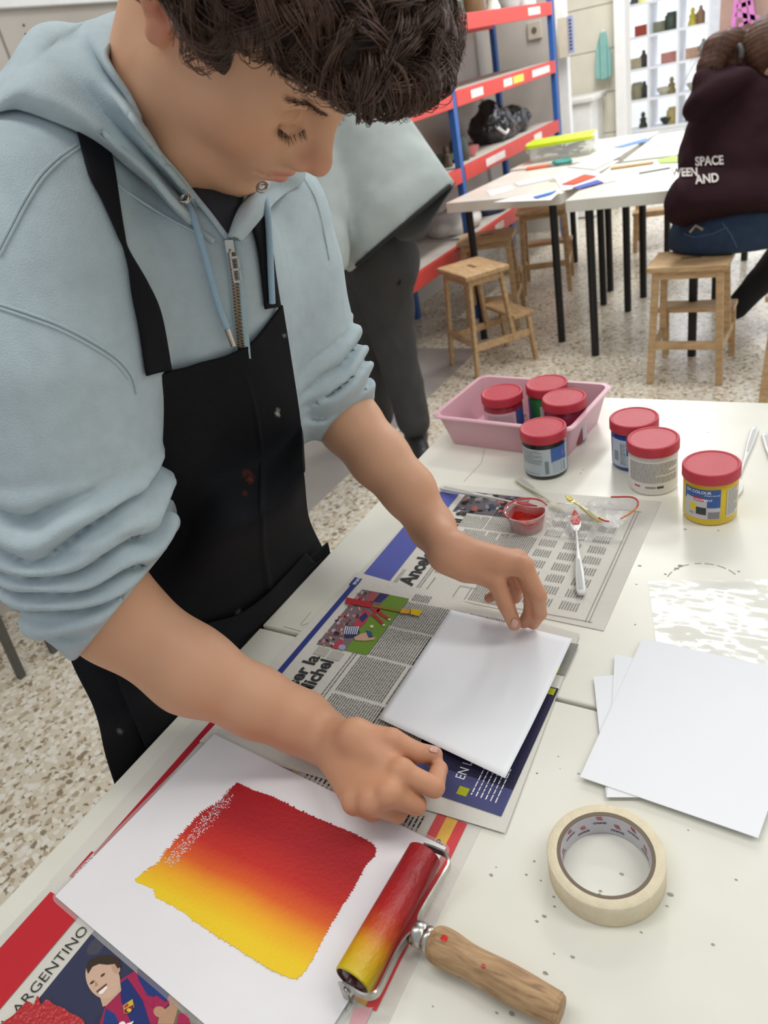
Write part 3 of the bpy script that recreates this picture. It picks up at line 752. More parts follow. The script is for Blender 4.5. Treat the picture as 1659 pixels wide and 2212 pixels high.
def grad(fn, P, e=.0015):
    g = np.stack([fn(P+np.eye(3)[k]*e)-fn(P-np.eye(3)[k]*e) for k in range(3)], 1)
    return g/(np.linalg.norm(g, axis=1)[:, None]+1e-9)
def strands(P0, T0, n, step, fn, lift, curl, lam, rad, hang, rs, tip=.35):
    """wavy hairs that run along the body fn; returns (strand, point, xyz) and radii"""
    P = P0.copy(); T = T0.copy(); out = []; k = len(P)
    ph = rs.rand(k)*6.28; lm = lam*(.7+.6*rs.rand(k)); cr = curl*(.5+rs.rand(k)); lf = lift*rs.rand(k)
    for i in range(n):
        N = grad(fn, P); 
        t = T-N*(T*N).sum(1)[:, None]; t /= np.linalg.norm(t, axis=1)[:, None]+1e-9
        a = ph+i*step/lm*6.28; Bn = np.cross(N, t)
        g = cr*(.3+min(1, i/4))
        out.append(P+Bn*(np.cos(a)*g)[:, None]+N*(np.sin(a)*g*.8+lf)[:, None])
        P = P+t*step; d = fn(P); hg = np.clip(hang[:, None]*i/n, 0, 1)
        P = P-N*(np.clip(d, -.02, .02)*.8)[:, None]*(1-hg)
        T = T*.82+np.array([0, 0, -1.])*.10*hg+t*.18
    return np.stack(out, 1)
def strand_mesh(name, S, r0, m, parent, r1=.35, n=4):
    if S.shape[1] > 8:
        m_ = .5*(S[:, :-1]+S[:, 1:]); m_[:, 1:-1] = (9*(S[:, 1:-2]+S[:, 2:-1])-(S[:, :-3]+S[:, 3:]))/16
        S2 = np.empty((S.shape[0], 2*S.shape[1]-1, 3)); S2[:, ::2] = S; S2[:, 1::2] = m_; S = S2
    k, L, _ = S.shape; T = np.gradient(S, axis=1); T /= np.linalg.norm(T, axis=2)[..., None]+1e-9
    u = np.cross(T, np.array([.3, .5, .81])); u /= np.linalg.norm(u, axis=2)[..., None]+1e-9; w = np.cross(T, u)
    rr = (r0*np.linspace(1, r1, L))[None, :, None, None]*(.7+.6*rs.rand(k))[:, None, None, None]
    a = np.arange(n)*2*math.pi/n
    V = S[:, :, None]+rr*(u[:, :, None]*np.cos(a)[:, None]+w[:, :, None]*np.sin(a)[:, None])
    idx = np.arange(k*L*n).reshape(k, L, n); nx = np.roll(idx, -1, 2)
    Q = np.stack([idx[:, :-1], nx[:, :-1], nx[:, 1:], idx[:, 1:]], -1).reshape(-1, 4)
    return np_mesh(name, V.reshape(-1, 3), Q, m, parent)
qn = (Vs-HC)/HS; lu = qn@HU; lf_ = qn@HF
sel = np.nonzero((np.abs(sdf_scalp(Vs)) < .02))[0]
HM2 = mat('hair_strands', '#583f31', rough=.40, spec=.6, var=.45, scale=25)
def locks(root, ncl, per, T_of, n, step, lift, curl, lam, hang, spread):
    k = rs.choice(root, ncl); P0 = Vs[k]; q0 = (P0-HC)/HS; T0 = T_of(q0)+rs.randn(ncl, 3)*.55
    P = np.repeat(P0, per, 0)+rs.randn(ncl*per, 3)*spread; T = np.repeat(T0, per, 0)+rs.randn(ncl*per, 3)*.07
    st = rs.get_state(); ph = np.repeat(rs.rand(ncl)*6.28, per)+rs.randn(ncl*per)*.25; lm = np.repeat(lam*(.75+.5*rs.rand(ncl)), per); cr = np.repeat(curl*(.5+rs.rand(ncl)), per)*(.9+.2*rs.rand(ncl*per)); lf = np.repeat(lift*rs.rand(ncl), per)+.002*rs.rand(ncl*per)
    out = []; H = np.repeat(hang*rs.rand(ncl), per)
    for i in range(n):
        N = grad(sdf_scalp, P); t = T-N*(T*N).sum(1)[:, None]; t /= np.linalg.norm(t, axis=1)[:, None]+1e-9
        a = ph+i*step/lm*6.28; Bn = np.cross(N, t); g = cr*(.35+min(1, i/4))
        out.append(P+Bn*(np.cos(a)*g)[:, None]+N*(np.sin(a)*g*.8+lf)[:, None])
        hg = np.clip(H*i/n, 0, 1)[:, None]; P = P+t*step; P = P-N*(np.clip(sdf_scalp(P), -.02, .02)*.8)[:, None]*(1-hg)
        T = T*.85+np.array([0, 0, -1.])*.10*hg+t*.15
    return np.stack(out, 1)
S = locks(sel, 640, 15, lambda q: HF[None]*.9+np.sign(q@HR)[:, None]*HR*.25-HU*.15, 14, .0050, .010, .0090, .031, .5, .0020)
e_ = (S-HC)/HS; S = S[((e_@HU)-np.where((e_@HF) < .040, -.012, .026+.30*np.clip(e_@HF, 0, 1))).min(1) > -.004]
strand_mesh('curls', S-BO, .00055, HM2, hair, n=3)
fr = np.nonzero((lf_ > .092) & (lu < .080) & (np.abs(qn@HR) < .05))[0]
S = locks(fr, 46, 7, lambda q: HF[None]*.8+HU*.1, 13, .0028, .008, .0065, .030, .9, .0016)
strand_mesh('curls', S-BO, .00036, HM2, hair, n=3)
# brows and lashes
def hairs(A, Bv, k, ln, dirv, spread, r, name, width=.0):
    t = rs.rand(k); P = A*(1-t)[:, None]+Bv*t[:, None]+rs.randn(k, 3)*width
    out = []
    dv = dirv(t)+rs.randn(k, 3)*spread; dv /= np.linalg.norm(dv, axis=1)[:, None]
    l = ln*(.6+.6*rs.rand(k))
    for s in np.linspace(0, 1, 6): out.append(P+dv*(l*s)[:, None]+HU[None]*(l*.35*s*s)[:, None]*(0 if name == 'eyebrow' else 1))
    return strand_mesh(name, np.stack(out, 1)-BO, r, HM2, body, .3)
def on_head(f, r, u):
    p = hp(f, r, u); g = grad(sdf_head, p[None])[0]; return p-g*sdf_head(p[None])[0]
for sd in (1, -1):
    pts = [on_head(.088, sd*.010, .018), on_head(.086, sd*.022, .023), on_head(.080, sd*.036, .027), on_head(.070, sd*.047, .024)]
    for a, b, k in ((0, 1, 170), (1, 2, 190), (2, 3, 110)):
        hairs(pts[a], pts[b], k, .008, lambda t: np.tile((HR*sd*.9+HU*.35-HF*.1)[None], (len(t), 1)), .16, .00022, 'eyebrow', .0011)
    a = on_head(.090, sd*.019, -.004); m_ = on_head(.090, sd*.031, -.009); b = on_head(.082, sd*.043, -.004)
    hairs(a, m_, 45, .0085, lambda t: HF[None]*.75-HU*.55+HR*sd*.1*t[:, None], .12, .00016, 'eyelash', .0003)
    hairs(m_, b, 60, .0095, lambda t: HF[None]*.7-HU*.5+HR*sd*(.3+.4*t[:, None]), .12, .00016, 'eyelash', .0003)
# --- trousers and shoes under the table
def sdf_trousers(p):
    d = smin(cone(p, (-.80, .52, .84), (-.80, .66, .84), .105, .105), chain(p, [(-.80, .50, .80), (-.83, .49, .46), (-.86, .48, .09)], [.10, .075, .06], .02), .04)
    return smin(d, chain(p, [(-.80, .68, .80), (-.81, .70, .46), (-.84, .72, .09)], [.10, .075, .06], .02), .04)
V_, Q_ = mesh_sdf(sdf_trousers, (-1.0, .30, .0), (-.60, .90, 1.0), .009)
np_mesh('trousers', V_-BO, Q_, mat('dark_denim', '#23262e', rough=.9), boy)
for y in (.48, .72):
    V_, Q_ = mesh_sdf(lambda p: smax(smin(cone(p, (-.88, y, .045), (-.72, y, .035), .045, .04), cone(p, (-.86, y, .05), (-.86, y, .09), .045, .04), .02), -p[:, 2]+.002, .004), (-1, y-.1, -.02), (-.6, y+.1, .16), .006)
    np_mesh('shoe', V_-BO, Q_, mat('dark_shoe', '#2a2a2c', rough=.6), boy)

# --- finger nails
def nail(x, y, rx, ry, rot, off=.0006):
    A = []; c, s = math.cos(rot), math.sin(rot)
    for i in range(7):
        r = []
        for j in range(9):
            u = (i/3-1); v = (j/4-1); k = 1/max(1e-6, (abs(u)**4+abs(v)**4)**.25)*max(abs(u), abs(v)); u2, v2 = u*k, v*k
            q = march(sdf_skin, x+rx*u2*c-ry*v2*s, y+rx*u2*s+ry*v2*c, .5, off)
            if q is None: return
            r.append(q)
        A.append(r)
    A = np.array(A)
    if np.ptp((A-CAM)@_F) > .02: return
    A[1:-1, 1:-1] -= _F*.0004
    idx = np.arange(63).reshape(7, 9); Q = np.stack([idx[:-1, :-1], idx[:-1, 1:], idx[1:, 1:], idx[1:, :-1]], -1).reshape(-1, 4)
    o = np_mesh('fingernail', (A-BO).reshape(-1, 3), Q, mat('nail', '#d3a192', rough=.28, var=.04, coat=.2), body); m = o.modifiers.new('t', 'SOLIDIFY'); m.thickness = .0005
nail(938, 1619, 9, 7, .25); nail(1112, 1347, 8, 10, .3); nail(1049, 1291, 6, 5, .3)
# ------------------------------------------------------------------ lettering
def text_verts(s, size, bold=0, ext=0, sx=1.0, space=1.0):
    cu = bpy.data.curves.new('lettering', 'FONT'); cu.body = s; cu.size = size; cu.offset = bold; cu.extrude = ext; cu.space_character = space
    cu.resolution_u = 3
    o = bpy.data.objects.new('lettering', cu); COL.objects.link(o)
    bpy.context.view_layer.update(); dg = bpy.context.evaluated_depsgraph_get(); me = bpy.data.meshes.new_from_object(o.evaluated_get(dg))
    V = np.array([v.co[:] for v in me.vertices]).reshape(-1, 3); F = [tuple(p.vertices) for p in me.polygons]
    bpy.data.objects.remove(o); bpy.data.curves.remove(cu); bpy.data.meshes.remove(me)
    if len(V): V[:, 0] *= sx
    return V, F
def lay_text(mb, s, x, y, z, size, ang=math.pi/2, bold=0, sx=1.0):
    """flat lettering on a horizontal sheet; ang is the reading direction"""
    V, F = text_verts(s, size, bold, 0, sx); c, n = math.cos(ang), math.sin(ang)
    mb.add([(x+c*a-n*b, y+n*a+c*b, z) for a, b, _ in V], F)
def fit_text(mb, s, x, y0, y1, z, size, bold=.0009):
    V, F = text_verts(s, size, bold); k = (y1-y0)/(V[:, 0].max()-V[:, 0].min()); V[:, 0] -= V[:, 0].min()
    mb.add([(x-b, y0+a*k, z) for a, b, _ in V], F)
INK = mat('newsprint_ink', '#2e2e2f', rough=.8, var=.1)
GREYINK = mat('newsprint_grey', '#8e8d89', rough=.8, var=.05)
PRINT = attr_mat('printed_colours', rough=.7, spec=.2, var=.06, nscale=300)
NEWS = mat('newsprint', '#d6d3ca', rough=.85, var=.05, scale=9, bump=.3, bscale=120)
WHITE = mat('white_paper', '#eef0f4', rough=.8, var=.012, scale=8)
def wav(x, y, amp): return amp*(math.sin(x*31+1.3*y*17)*.5+math.sin(y*23-x*13+1)*.5)
def paper(name, pts, z, mtl, label, cat, amp=.0004, th=.0006, group=None, n=24, lift=None):
    """a thin sheet over a quadrilateral of 4 corner points (order around)"""
    a, b, c, d = [np.array(p[:2], float) for p in pts]; G = []
    for i in range(n+1):
        u = i/n; r = []
        for j in range(n+1):
            v = j/n; p = (a*(1-u)+b*u)*(1-v)+(d*(1-u)+c*u)*v
            h = z+wav(p[0], p[1], amp)+amp+(lift(u, v) if lift else 0)
            r.append((p[0], p[1], h))
        G.append(r)
    mb = MB(); mb.grid(G); o = mb.build(name, mtl, recalc=False)
    s = o.modifiers.new('thick', 'SOLIDIFY'); s.thickness = th; s.offset = 1 if np.cross(b-a, d-a) > 0 else -1
    return tag(o, label, cat, group)
def column(mb, x0, x1, y0, y1, z, pitch=.0034, h=.0017, rs=random.Random(1), dens=1.0):
    """newspaper lines: read along +Y, stacked along +X"""
    x = x0
    while x < x1:
        y = y0; last = rs.random() < .05
        ye = y1-(.4*(y1-y0)*rs.random() if last else .001*rs.random())
        while y < ye:
            w = .0022+.0062*rs.random(); w = min(w, ye-y)
            mb.add([(x, y, z), (x+h*(.75+.25*rs.random()), y, z), (x+h, y+w, z), (x, y+w, z)], [(0, 1, 2, 3)])
            y += w+.0011
        x += pitch
def rect(mb, x0, x1, y0, y1, z, c):
    mb.col = srgb(c) if isinstance(c, str) else c; mb.add([(x0, y0, z), (x1, y0, z), (x1, y1, z), (x0, y1, z)], [(0, 1, 2, 3)])
def blob(mb, cx, cy, rx, ry, z, c, n=18, rot=0, jag=.0, rs=random.Random(4)):
    mb.col = srgb(c); P = []
    for k in range(n):
        a = 6.2832*k/n; f = 1+jag*(rs.random()-.5); p = (rx*f*math.cos(a), ry*f*math.sin(a))
        P.append((cx+p[0]*math.cos(rot)-p[1]*math.sin(rot), cy+p[0]*math.sin(rot)+p[1]*math.cos(rot), z))
    mb.add(P, [tuple(range(n))])
def pxpoly(mb, pts, z, c): mb.col = srgb(c); mb.add([tuple(Z(x, y, z)) for x, y in pts], [tuple(range(len(pts)))])
def pxblob(mb, x, y, rx, ry, z, c, rot=0, n=16, jag=0):
    mb.col = srgb(c); rs = random.Random(int(x*7+y)); P = []
    for k in range(n):
        a = 6.2832*k/n; f = 1+jag*(rs.random()-.5); u, v = rx*f*math.cos(a), ry*f*math.sin(a)
        P.append(tuple(Z(x+u*math.cos(rot)-v*math.sin(rot), y+u*math.sin(rot)+v*math.cos(rot), z)))
    mb.add(P, [tuple(range(n))])
rs = random.Random(11)
# --- sheet 1: far spread with the blue band
z1 = .7405
n1 = paper('newspaper', [(-.583, .700), (-.208, .690), (-.204, .998), (-.566, .985)], z1, NEWS, 'newspaper spread with a wide blue band under the plastic cups', 'newspaper', .0003)
zz = z1+.0012
mb = MB(); rect(mb, -.572, -.524, .702, .957, zz, '#5b62ad'); mb.build('blue_band', PRINT, n1, recalc=False)
mb = MB(); fit_text(mb, 'Ancelotti: "Vini s', -.4865, .706, .905, zz, .0335, .0011); mb.build('headline', INK, n1, recalc=False)
mb = MB(); column(mb, -.517, -.512, .706, .74, zz, .0034, .0014, rs); column(mb, -.478, -.470, .706, .80, zz, .0042, .0018, rs); column(mb, -.462, -.459, .706, .735, zz, .006, .0016, rs)
column(mb, -.468, -.405, .745, .80, zz, .0034, .0017, rs); column(mb, -.47, -.352, .806, .862, zz, .0034, .0017, rs); column(mb, -.395, -.352, .70, .74, zz, .0034, .0017, rs)
column(mb, -.44, -.38, .866, .925, zz, .0034, .0016, rs); column(mb, -.485, -.445, .866, .90, zz, .0036, .0016, rs)
mb.build('body_text', GREYINK, n1, recalc=False)['kind'] = 'stuff'
mb = MB()
for k in range(9):
    y = .715+k*.026
    for c in range(3): column(mb, -.345+c*.036, -.322+c*.036, y, y+.017, zz, .0036, .0018, rs)
mb.build('results_table', GREYINK, n1, recalc=False)['kind'] = 'stuff'
mb = MB()
for x in (-.2335, -.229): mb.box((x, .83, zz), (.0008, .262, .0002))
mb.box((-.30, .7005, zz), (.15, .0007, .0002)); mb.box((-.30, .962, zz), (.15, .0007, .0002)); mb.box((-.405, .725, zz), (.026, .0008, .0002)); mb.box((-.4, .712, zz), (.0008, .025, .0002)); mb.box((-.418, .712, zz), (.0008, .025, .0002))
mb.build('rule_lines', GREYINK, n1)
mb = MB(); rect(mb, -.512, -.400, .905, .968, zz, '#6a6468')
for k in range(60): blob(mb, -.51+.108*rs.random(), .908+.056*rs.random(), .003+.006*rs.random(), .002+.004*rs.random(), zz+.0002+k*.000001, rs.choice(['#2b2f3b', '#8d8685', '#a7635d', '#3b4560', '#c0b7b0', '#5a5051', '#20242c']), 9, rs.random()*3, .5)
mb.build('news_photo', PRINT, n1, recalc=False)
# --- sheet 2: middle spread with the football photo
z2 = .7422
n2 = paper('newspaper', [(-.598, .366), (-.219, .385), (-.233, .674), (-.585, .714)], z2, NEWS, 'newspaper spread with a football photo under the white sheet being placed', 'newspaper', .0004)
zz = z2+.0013
mb = MB(); rect(mb, -.5755, -.5665, .40, .695, zz, '#333f86'); rect(mb, -.579, -.566, .682, .7, zz+.0001, '#333f86'); mb.build('blue_strip', PRINT, n2, recalc=False)
mb = MB(); lay_text(mb, 'SPORT', -.5685, .6835, zz+.0004, .0072, bold=.0003, sx=.8); mb.build('newspaper_logo', mat('logo_white', '#e9e9ee'), n2, recalc=False)
mb = MB(); fit_text(mb, 'a ser la', -.5335, .461, .536, zz, .0275); fit_text(mb, 'e Michel', -.5110, .452, .534, zz, .0275); mb.build('headline', INK, n2, recalc=False)
mb = MB(); column(mb, -.495, -.488, .42, .558, zz, .0046, .0016, rs)
for x0, x1, y0, y1 in ((-.482, -.415, .492, .556), (-.482, -.41, .425, .487), (-.475, -.40, .560, .615), (-.474, -.33, .618, .672), (-.41, -.335, .560, .614), (-.41, -.335, .492, .556), (-.41, -.335, .425, .487), (-.47, -.445, .675, .69), (-.48, -.40, .39, .42)):
    column(mb, x0, x1, y0, y1, zz, .0034, .0017, rs)
mb.build('body_text', mat('newsprint_text', '#6d6c69', rough=.8), n2, recalc=False)['kind'] = 'stuff'
mb = MB(); z = zz+.0001
pxpoly(mb, [(782, 1273), (884, 1293), (792, 1415), (684, 1391)], z, '#6d8f33')
pxpoly(mb, [(782, 1273), (842, 1284), (810, 1320), (790, 1340), (748, 1403), (684, 1391)], z+.0001, '#7b6a6c')
for k in range(110):
    t = rs.random(); u = rs.random(); x = 684+98*t+u*(52-20*t)-2; y = 1391-116*t+u*(12)
    pxblob(mb, x+2, y-1, 2+3*rs.random(), 1.5+2*rs.random(), z+.0002+k*1e-6, rs.choice(['#c9828c', '#2f2630', '#8f5a60', '#b9b0b4', '#4a3b40', '#c7a9a4', '#a1404a']), rs.random()*3, 7, .5)
pxpoly(mb, [(803, 1279), (822, 1282), (806, 1300), (789, 1297)], z+.0004, '#a5555c'); pxpoly(mb, [(822, 1281), (840, 1285), (822, 1301), (806, 1299)], z+.0004, '#33366a')
pxpoly(mb, [(768, 1342), (786, 1318), (800, 1322), (790, 1345), (764, 1368), (752, 1362)], z+.0005, '#b3424c'); pxpoly(mb, [(775, 1335), (790, 1322), (795, 1332), (782, 1345)], z+.00055, '#2d3570')
pxpoly(mb, [(801, 1316), (816, 1304), (824, 1314), (812, 1326)], z+.0006, '#ad2f3c'); pxpoly(mb, [(806, 1324), (814, 1330), (826, 1342), (830, 1347), (824, 1349), (810, 1336), (800, 1328)], z+.0006, '#a8303b'); pxpoly(mb, [(818, 1315), (830, 1327), (841, 1334), (838, 1339), (822, 1330), (813, 1320)], z+.0006, '#b03540')
pxpoly(mb, [(740, 1368), (752, 1351), (770, 1352), (778, 1366), (764, 1377), (745, 1378)], z+.0006, '#2e3360')
for k in range(7): pxpoly(mb, [(746+k*4.5, 1353), (748.5+k*4.5, 1353), (744+k*4.5, 1370), (742+k*4.5, 1370)], z+.0007, '#d9dbe6')
pxpoly(mb, [(764, 1377), (780, 1369), (792, 1366), (796, 1378), (812, 1376), (808, 1382), (790, 1384), (768, 1383)], z+.0007, '#c9a08a'); pxpoly(mb, [(790, 1361), (802, 1364), (806, 1376), (794, 1374)], z+.0008, '#3b4f8a')
pxblob(mb, 739, 1398, 8, 6, z+.0007, '#9aa3c4'); pxpoly(mb, [(716, 1398), (738, 1379), (742, 1390), (728, 1402)], z+.0006, '#b8404e')
pxblob(mb, 803, 1353, 4, 3, z+.0008, '#d8d6c4'); pxblob(mb, 829, 1350, 3, 2, z+.0008, '#e3e1d8'); pxblob(mb, 841, 1338, 3, 2, z+.0008, '#e3e1d8')
mb.build('news_photo', PRINT, n2, recalc=False)
mb = MB(); pxpoly(mb, [(748, 1290), (806, 1302), (802, 1313), (745, 1302)], zz+.0012, '#b5282f'); pxpoly(mb, [(806, 1306), (868, 1318), (868, 1323), (806, 1311)], zz+.0012, '#8f7a2e'); pxpoly(mb, [(868, 1314), (888, 1318), (886, 1326), (864, 1324)], zz+.0013, '#d99a24'); pxpoly(mb, [(888, 1314), (912, 1318), (906, 1331), (884, 1326)], zz+.0013, '#d8b81f')
mb.build('paint_smear', PRINT, n2, recalc=False)
mb = MB(); rect(mb, -.345, -.2286, .402, .578, zz, '#2c2a44'); rect(mb, -.345, -.2286, .40, .432, zz+.0002, '#4b4d78'); rect(mb, -.27, -.2286, .60, .655, zz, '#8d8984')
for x, y in ((-.2415, .600), (-.236, .566), (-.301, .402), (-.2745, .408)): rect(mb, x-.006, x+.005, y, y+.010, zz+.0004, '#a7ac1f')
mb.build('dark_advert', PRINT, n2, recalc=False)
mb = MB(); lay_text(mb, 'EN LA', -.2795, .425, zz+.0006, .015, sx=.8)
for i in range(6): column(mb, -.266+i*.0052, -.2645+i*.0052, .412, .455, zz+.0006, .006, .0013, rs)
mb.build('advert_text', mat('logo_white', '#e9e9ee'), n2, recalc=False)
mb = MB(); rect(mb, -.5475, -.528, .538, .553, zz, '#b5b2ab'); rect(mb, -.525, -.505, .537, .552, zz, '#b9b6af')
mb.build('grey_show_through', PRINT, n2, recalc=False)
# --- sheet 3: spread with red strip under the print
z3 = .7402
n3 = paper('newspaper', [(-.628, .165), (-.244, .172), (-.243, .3835), (-.632, .408)], z3, NEWS, 'newspaper with a thin red strip under the top of the painted print', 'newspaper', .0003)
zz = z3+.0012
mb = MB(); rect(mb, -.607, -.598, .178, .402, zz, '#b3202f'); rect(mb, -.611, -.596, .178, .208, zz+.0002, '#b3202f'); mb.build('red_strip', PRINT, n3, recalc=False)
mb = MB(); rect(mb, -.589, -.527, .3835, .401, zz, '#4a4140')
for k in range(24): blob(mb, -.586+.055*rs.random(), .386+.012*rs.random(), .004, .002, zz+.0002, rs.choice(['#d0a386', '#24292f', '#8f7a6d', '#c3b7ab']), 8, 0, .4)
mb.build('news_photo', PRINT, n3, recalc=False)
mb = MB(); rect(mb, -.504, -.455, .358, .379, zz, '#c09a2c'); mb.build('gold_band', PRINT, n3, recalc=False)
mb = MB(); rect(mb, -.289, -.279, .20, .382, zz, '#cc5456'); rect(mb, -.279, -.267, .20, .382, zz+.0001, '#dcae55'); rect(mb, -.267, -.257, .20, .382, zz, '#cf4a4e'); mb.build('red_banner', PRINT, n3, recalc=False)
mb = MB(); lay_text(mb, 'SPORT', -.599, .180, zz+.0006, .0105, bold=.0003, sx=.85); mb.build('newspaper_logo', mat('logo_white', '#e9e9ee'), n3, recalc=False)
mb = MB(); lay_text(mb, '09', -.4635, .3615, zz+.0005, .017, bold=.0006, sx=.8); lay_text(mb, 'DESCARGA LA APP', -.2695, .268, zz+.0005, .0112, bold=.0002, sx=.93)
for k in range(8): column(mb, -.445+k*.006, -.4415+k*.006, .355, .378, zz, .007, .002, rs)
column(mb, -.335, -.300, .335, .375, zz, .0048, .0018, rs); column(mb, -.585, -.53, .372, .381, zz, .0036, .0016, rs)
mb.build('headline', INK, n3, recalc=False)
# --- sheet 4: front spread bottom left
z4 = .7404
n4 = paper('newspaper', [(-.640, -.16), (-.249, -.16), (-.2475, .195), (-.6255, .168)], z4, NEWS, 'newspaper with a red block and a laughing footballer photo, bottom left', 'newspaper', .0003)
zz = z4+.0012
mb = MB(); rect(mb, -.6165, -.5665, -.12, .158, zz, '#c22b34'); mb.build('red_block', PRINT, n4, recalc=False)
mb = MB(); lay_text(mb, 'EL ARGENTINO EN EL CAMP NOU', -.5455, .048, zz, .0155, sx=.92, bold=-.0001); mb.build('headline', INK, n4, recalc=False)
mb = MB(); z = zz
rect(mb, -.5395, -.30, -.12, .152, z, '#383c55')
for k in range(30): blob(mb, -.53+.2*rs.random(), -.05+.19*rs.random(), .008+.012*rs.random(), .006+.01*rs.random(), z+.0001+k*1e-6, rs.choice(['#33374f', '#454966', '#2c3048', '#4a4a58']), 12, 0, .2)
pxpoly(mb, [(215, 2212), (225, 2180), (255, 2120), (300, 2092), (345, 2108), (362, 2130), (372, 2160), (345, 2190), (338, 2212)], z+.0004, '#a32a52')
pxpoly(mb, [(222, 2212), (228, 2178), (248, 2190), (258, 2212)], z+.0005, '#28417f'); pxpoly(mb, [(258, 2125), (285, 2105), (300, 2135), (325, 2212), (285, 2212), (262, 2165)], z+.0005, '#28356f')
pxpoly(mb, [(295, 2094), (330, 2088), (362, 2110), (372, 2135), (358, 2165), (338, 2150), (318, 2158), (300, 2120)], z+.0006, '#2b3a77')
pxpoly(mb, [(275, 2112), (290, 2100), (318, 2150), (334, 2155), (330, 2175), (308, 2160)], z+.00065, '#a32a52')
pxpoly(mb, [(360, 2128), (392, 2150), (375, 2212), (340, 2212), (345, 2190), (366, 2172)], z+.0006, '#b48d72'); pxblob(mb, 345, 2186, 14, 12, z+.0007, '#b98f74', .4)
pxpoly(mb, [(230, 2172), (262, 2140), (258, 2110), (235, 2120), (215, 2150), (222, 2175)], z+.0007, '#c9a68e')
pxblob(mb, 222, 2112, 36, 47, z+.0008, '#cfae97', -.35, 26); pxblob(mb, 250, 2090, 9, 14, z+.0009, '#c39b84', -.3)
pxpoly(mb, [(186, 2090), (192, 2074), (212, 2065), (235, 2062), (256, 2070), (262, 2088), (254, 2092), (248, 2082), (232, 2084), (214, 2082), (200, 2088), (190, 2104)], z+.001, '#3b3129')
pxpoly(mb, [(212, 2140), (230, 2128), (232, 2134), (222, 2146), (214, 2148)], z+.001, '#f0ebe4'); pxpoly(mb, [(208, 2141), (230, 2124), (231, 2128), (210, 2145)], z+.0011, '#6b3a34')
for x, y in ((199, 2122), (222, 2106)): pxblob(mb, x, y, 6, 2.2, z+.0011, '#4a3a34', -.7)
pxpoly(mb, [(206, 2118), (212, 2128), (205, 2131)], z+.001, '#b48a72')
pxpoly(mb, [(266, 2172), (286, 2158), (290, 2176), (280, 2188), (268, 2190)], z+.0011, '#cdb13a'); pxpoly(mb, [(268, 2181), (288, 2170), (289, 2178), (280, 2187), (269, 2189)], z+.0012, '#7d2a44'); pxblob(mb, 279, 2182, 5, 4, z+.0013, '#e0c04a'); pxpoly(mb, [(268, 2173), (276, 2167), (278, 2172), (269, 2178)], z+.0012, '#b03040')
pxpoly(mb, [(388, 2150), (440, 2185), (470, 2212), (375, 2212)], z+.0004, '#6f6d52'); pxpoly(mb, [(395, 2165), (430, 2190), (425, 2212), (400, 2212)], z+.0006, '#8a8474'); pxpoly(mb, [(385, 2190), (405, 2188), (412, 2212), (382, 2212)], z+.0007, '#a32a52'); pxpoly(mb, [(440, 2190), (470, 2212), (440, 2212)], z+.0007, '#31406f')
mb.build('news_photo', PRINT, n4, recalc=False)
mb = MB(); lay_text(mb, 'AR', *Z(287, 2222, 0)[:0], **{}) if False else None
lay_text(mb, 'AR', -.4385, .0865, z+.0014, .0165, bold=.0004, ang=1.75); lay_text(mb, 'cp', -.431, .137, z+.0014, .007, ang=1.2); lay_text(mb, 'RC', -.372, .112, z+.0014, .009, ang=1.3)
mb.build('shirt_lettering', mat('logo_white', '#e9e9ee'), n4, recalc=False)
mb = MB(); P = []
for x, y in ((0, 2212), (30, 2190), (58, 2163), (72, 2168), (80, 2150), (88, 2168), (100, 2158), (118, 2170), (135, 2176), (152, 2188), (168, 2195), (182, 2212), (150, 2240), (20, 2240)):
    P.append((x, y))
mb.col = srgb('#b5101c'); c = np.array([90, 2205.])
pts = spline(P+[P[0]], 90)[:-1]; pts = [tuple(Z(x+1.5*rs.random(), y+1.5*rs.random(), z+.0022)) for x, y in pts]
mb.prism(pts, (0, 0, -.0012)); mb.build('wet_paint', attr_mat('wet_red_paint', rough=.25, spec=.6, bump=.8, bscale=250), n4)
mb = MB(); pxpoly(mb, [(1000-235, 2212-36), (806, 2176), (790, 2212), (750, 2230)], z+.0003, '#dba9b0'); rect(mb, -.277, -.262, -.1, .12, z+.0002, '#d99aa2'); mb.build('pink_stain', PRINT, n4, recalc=False)
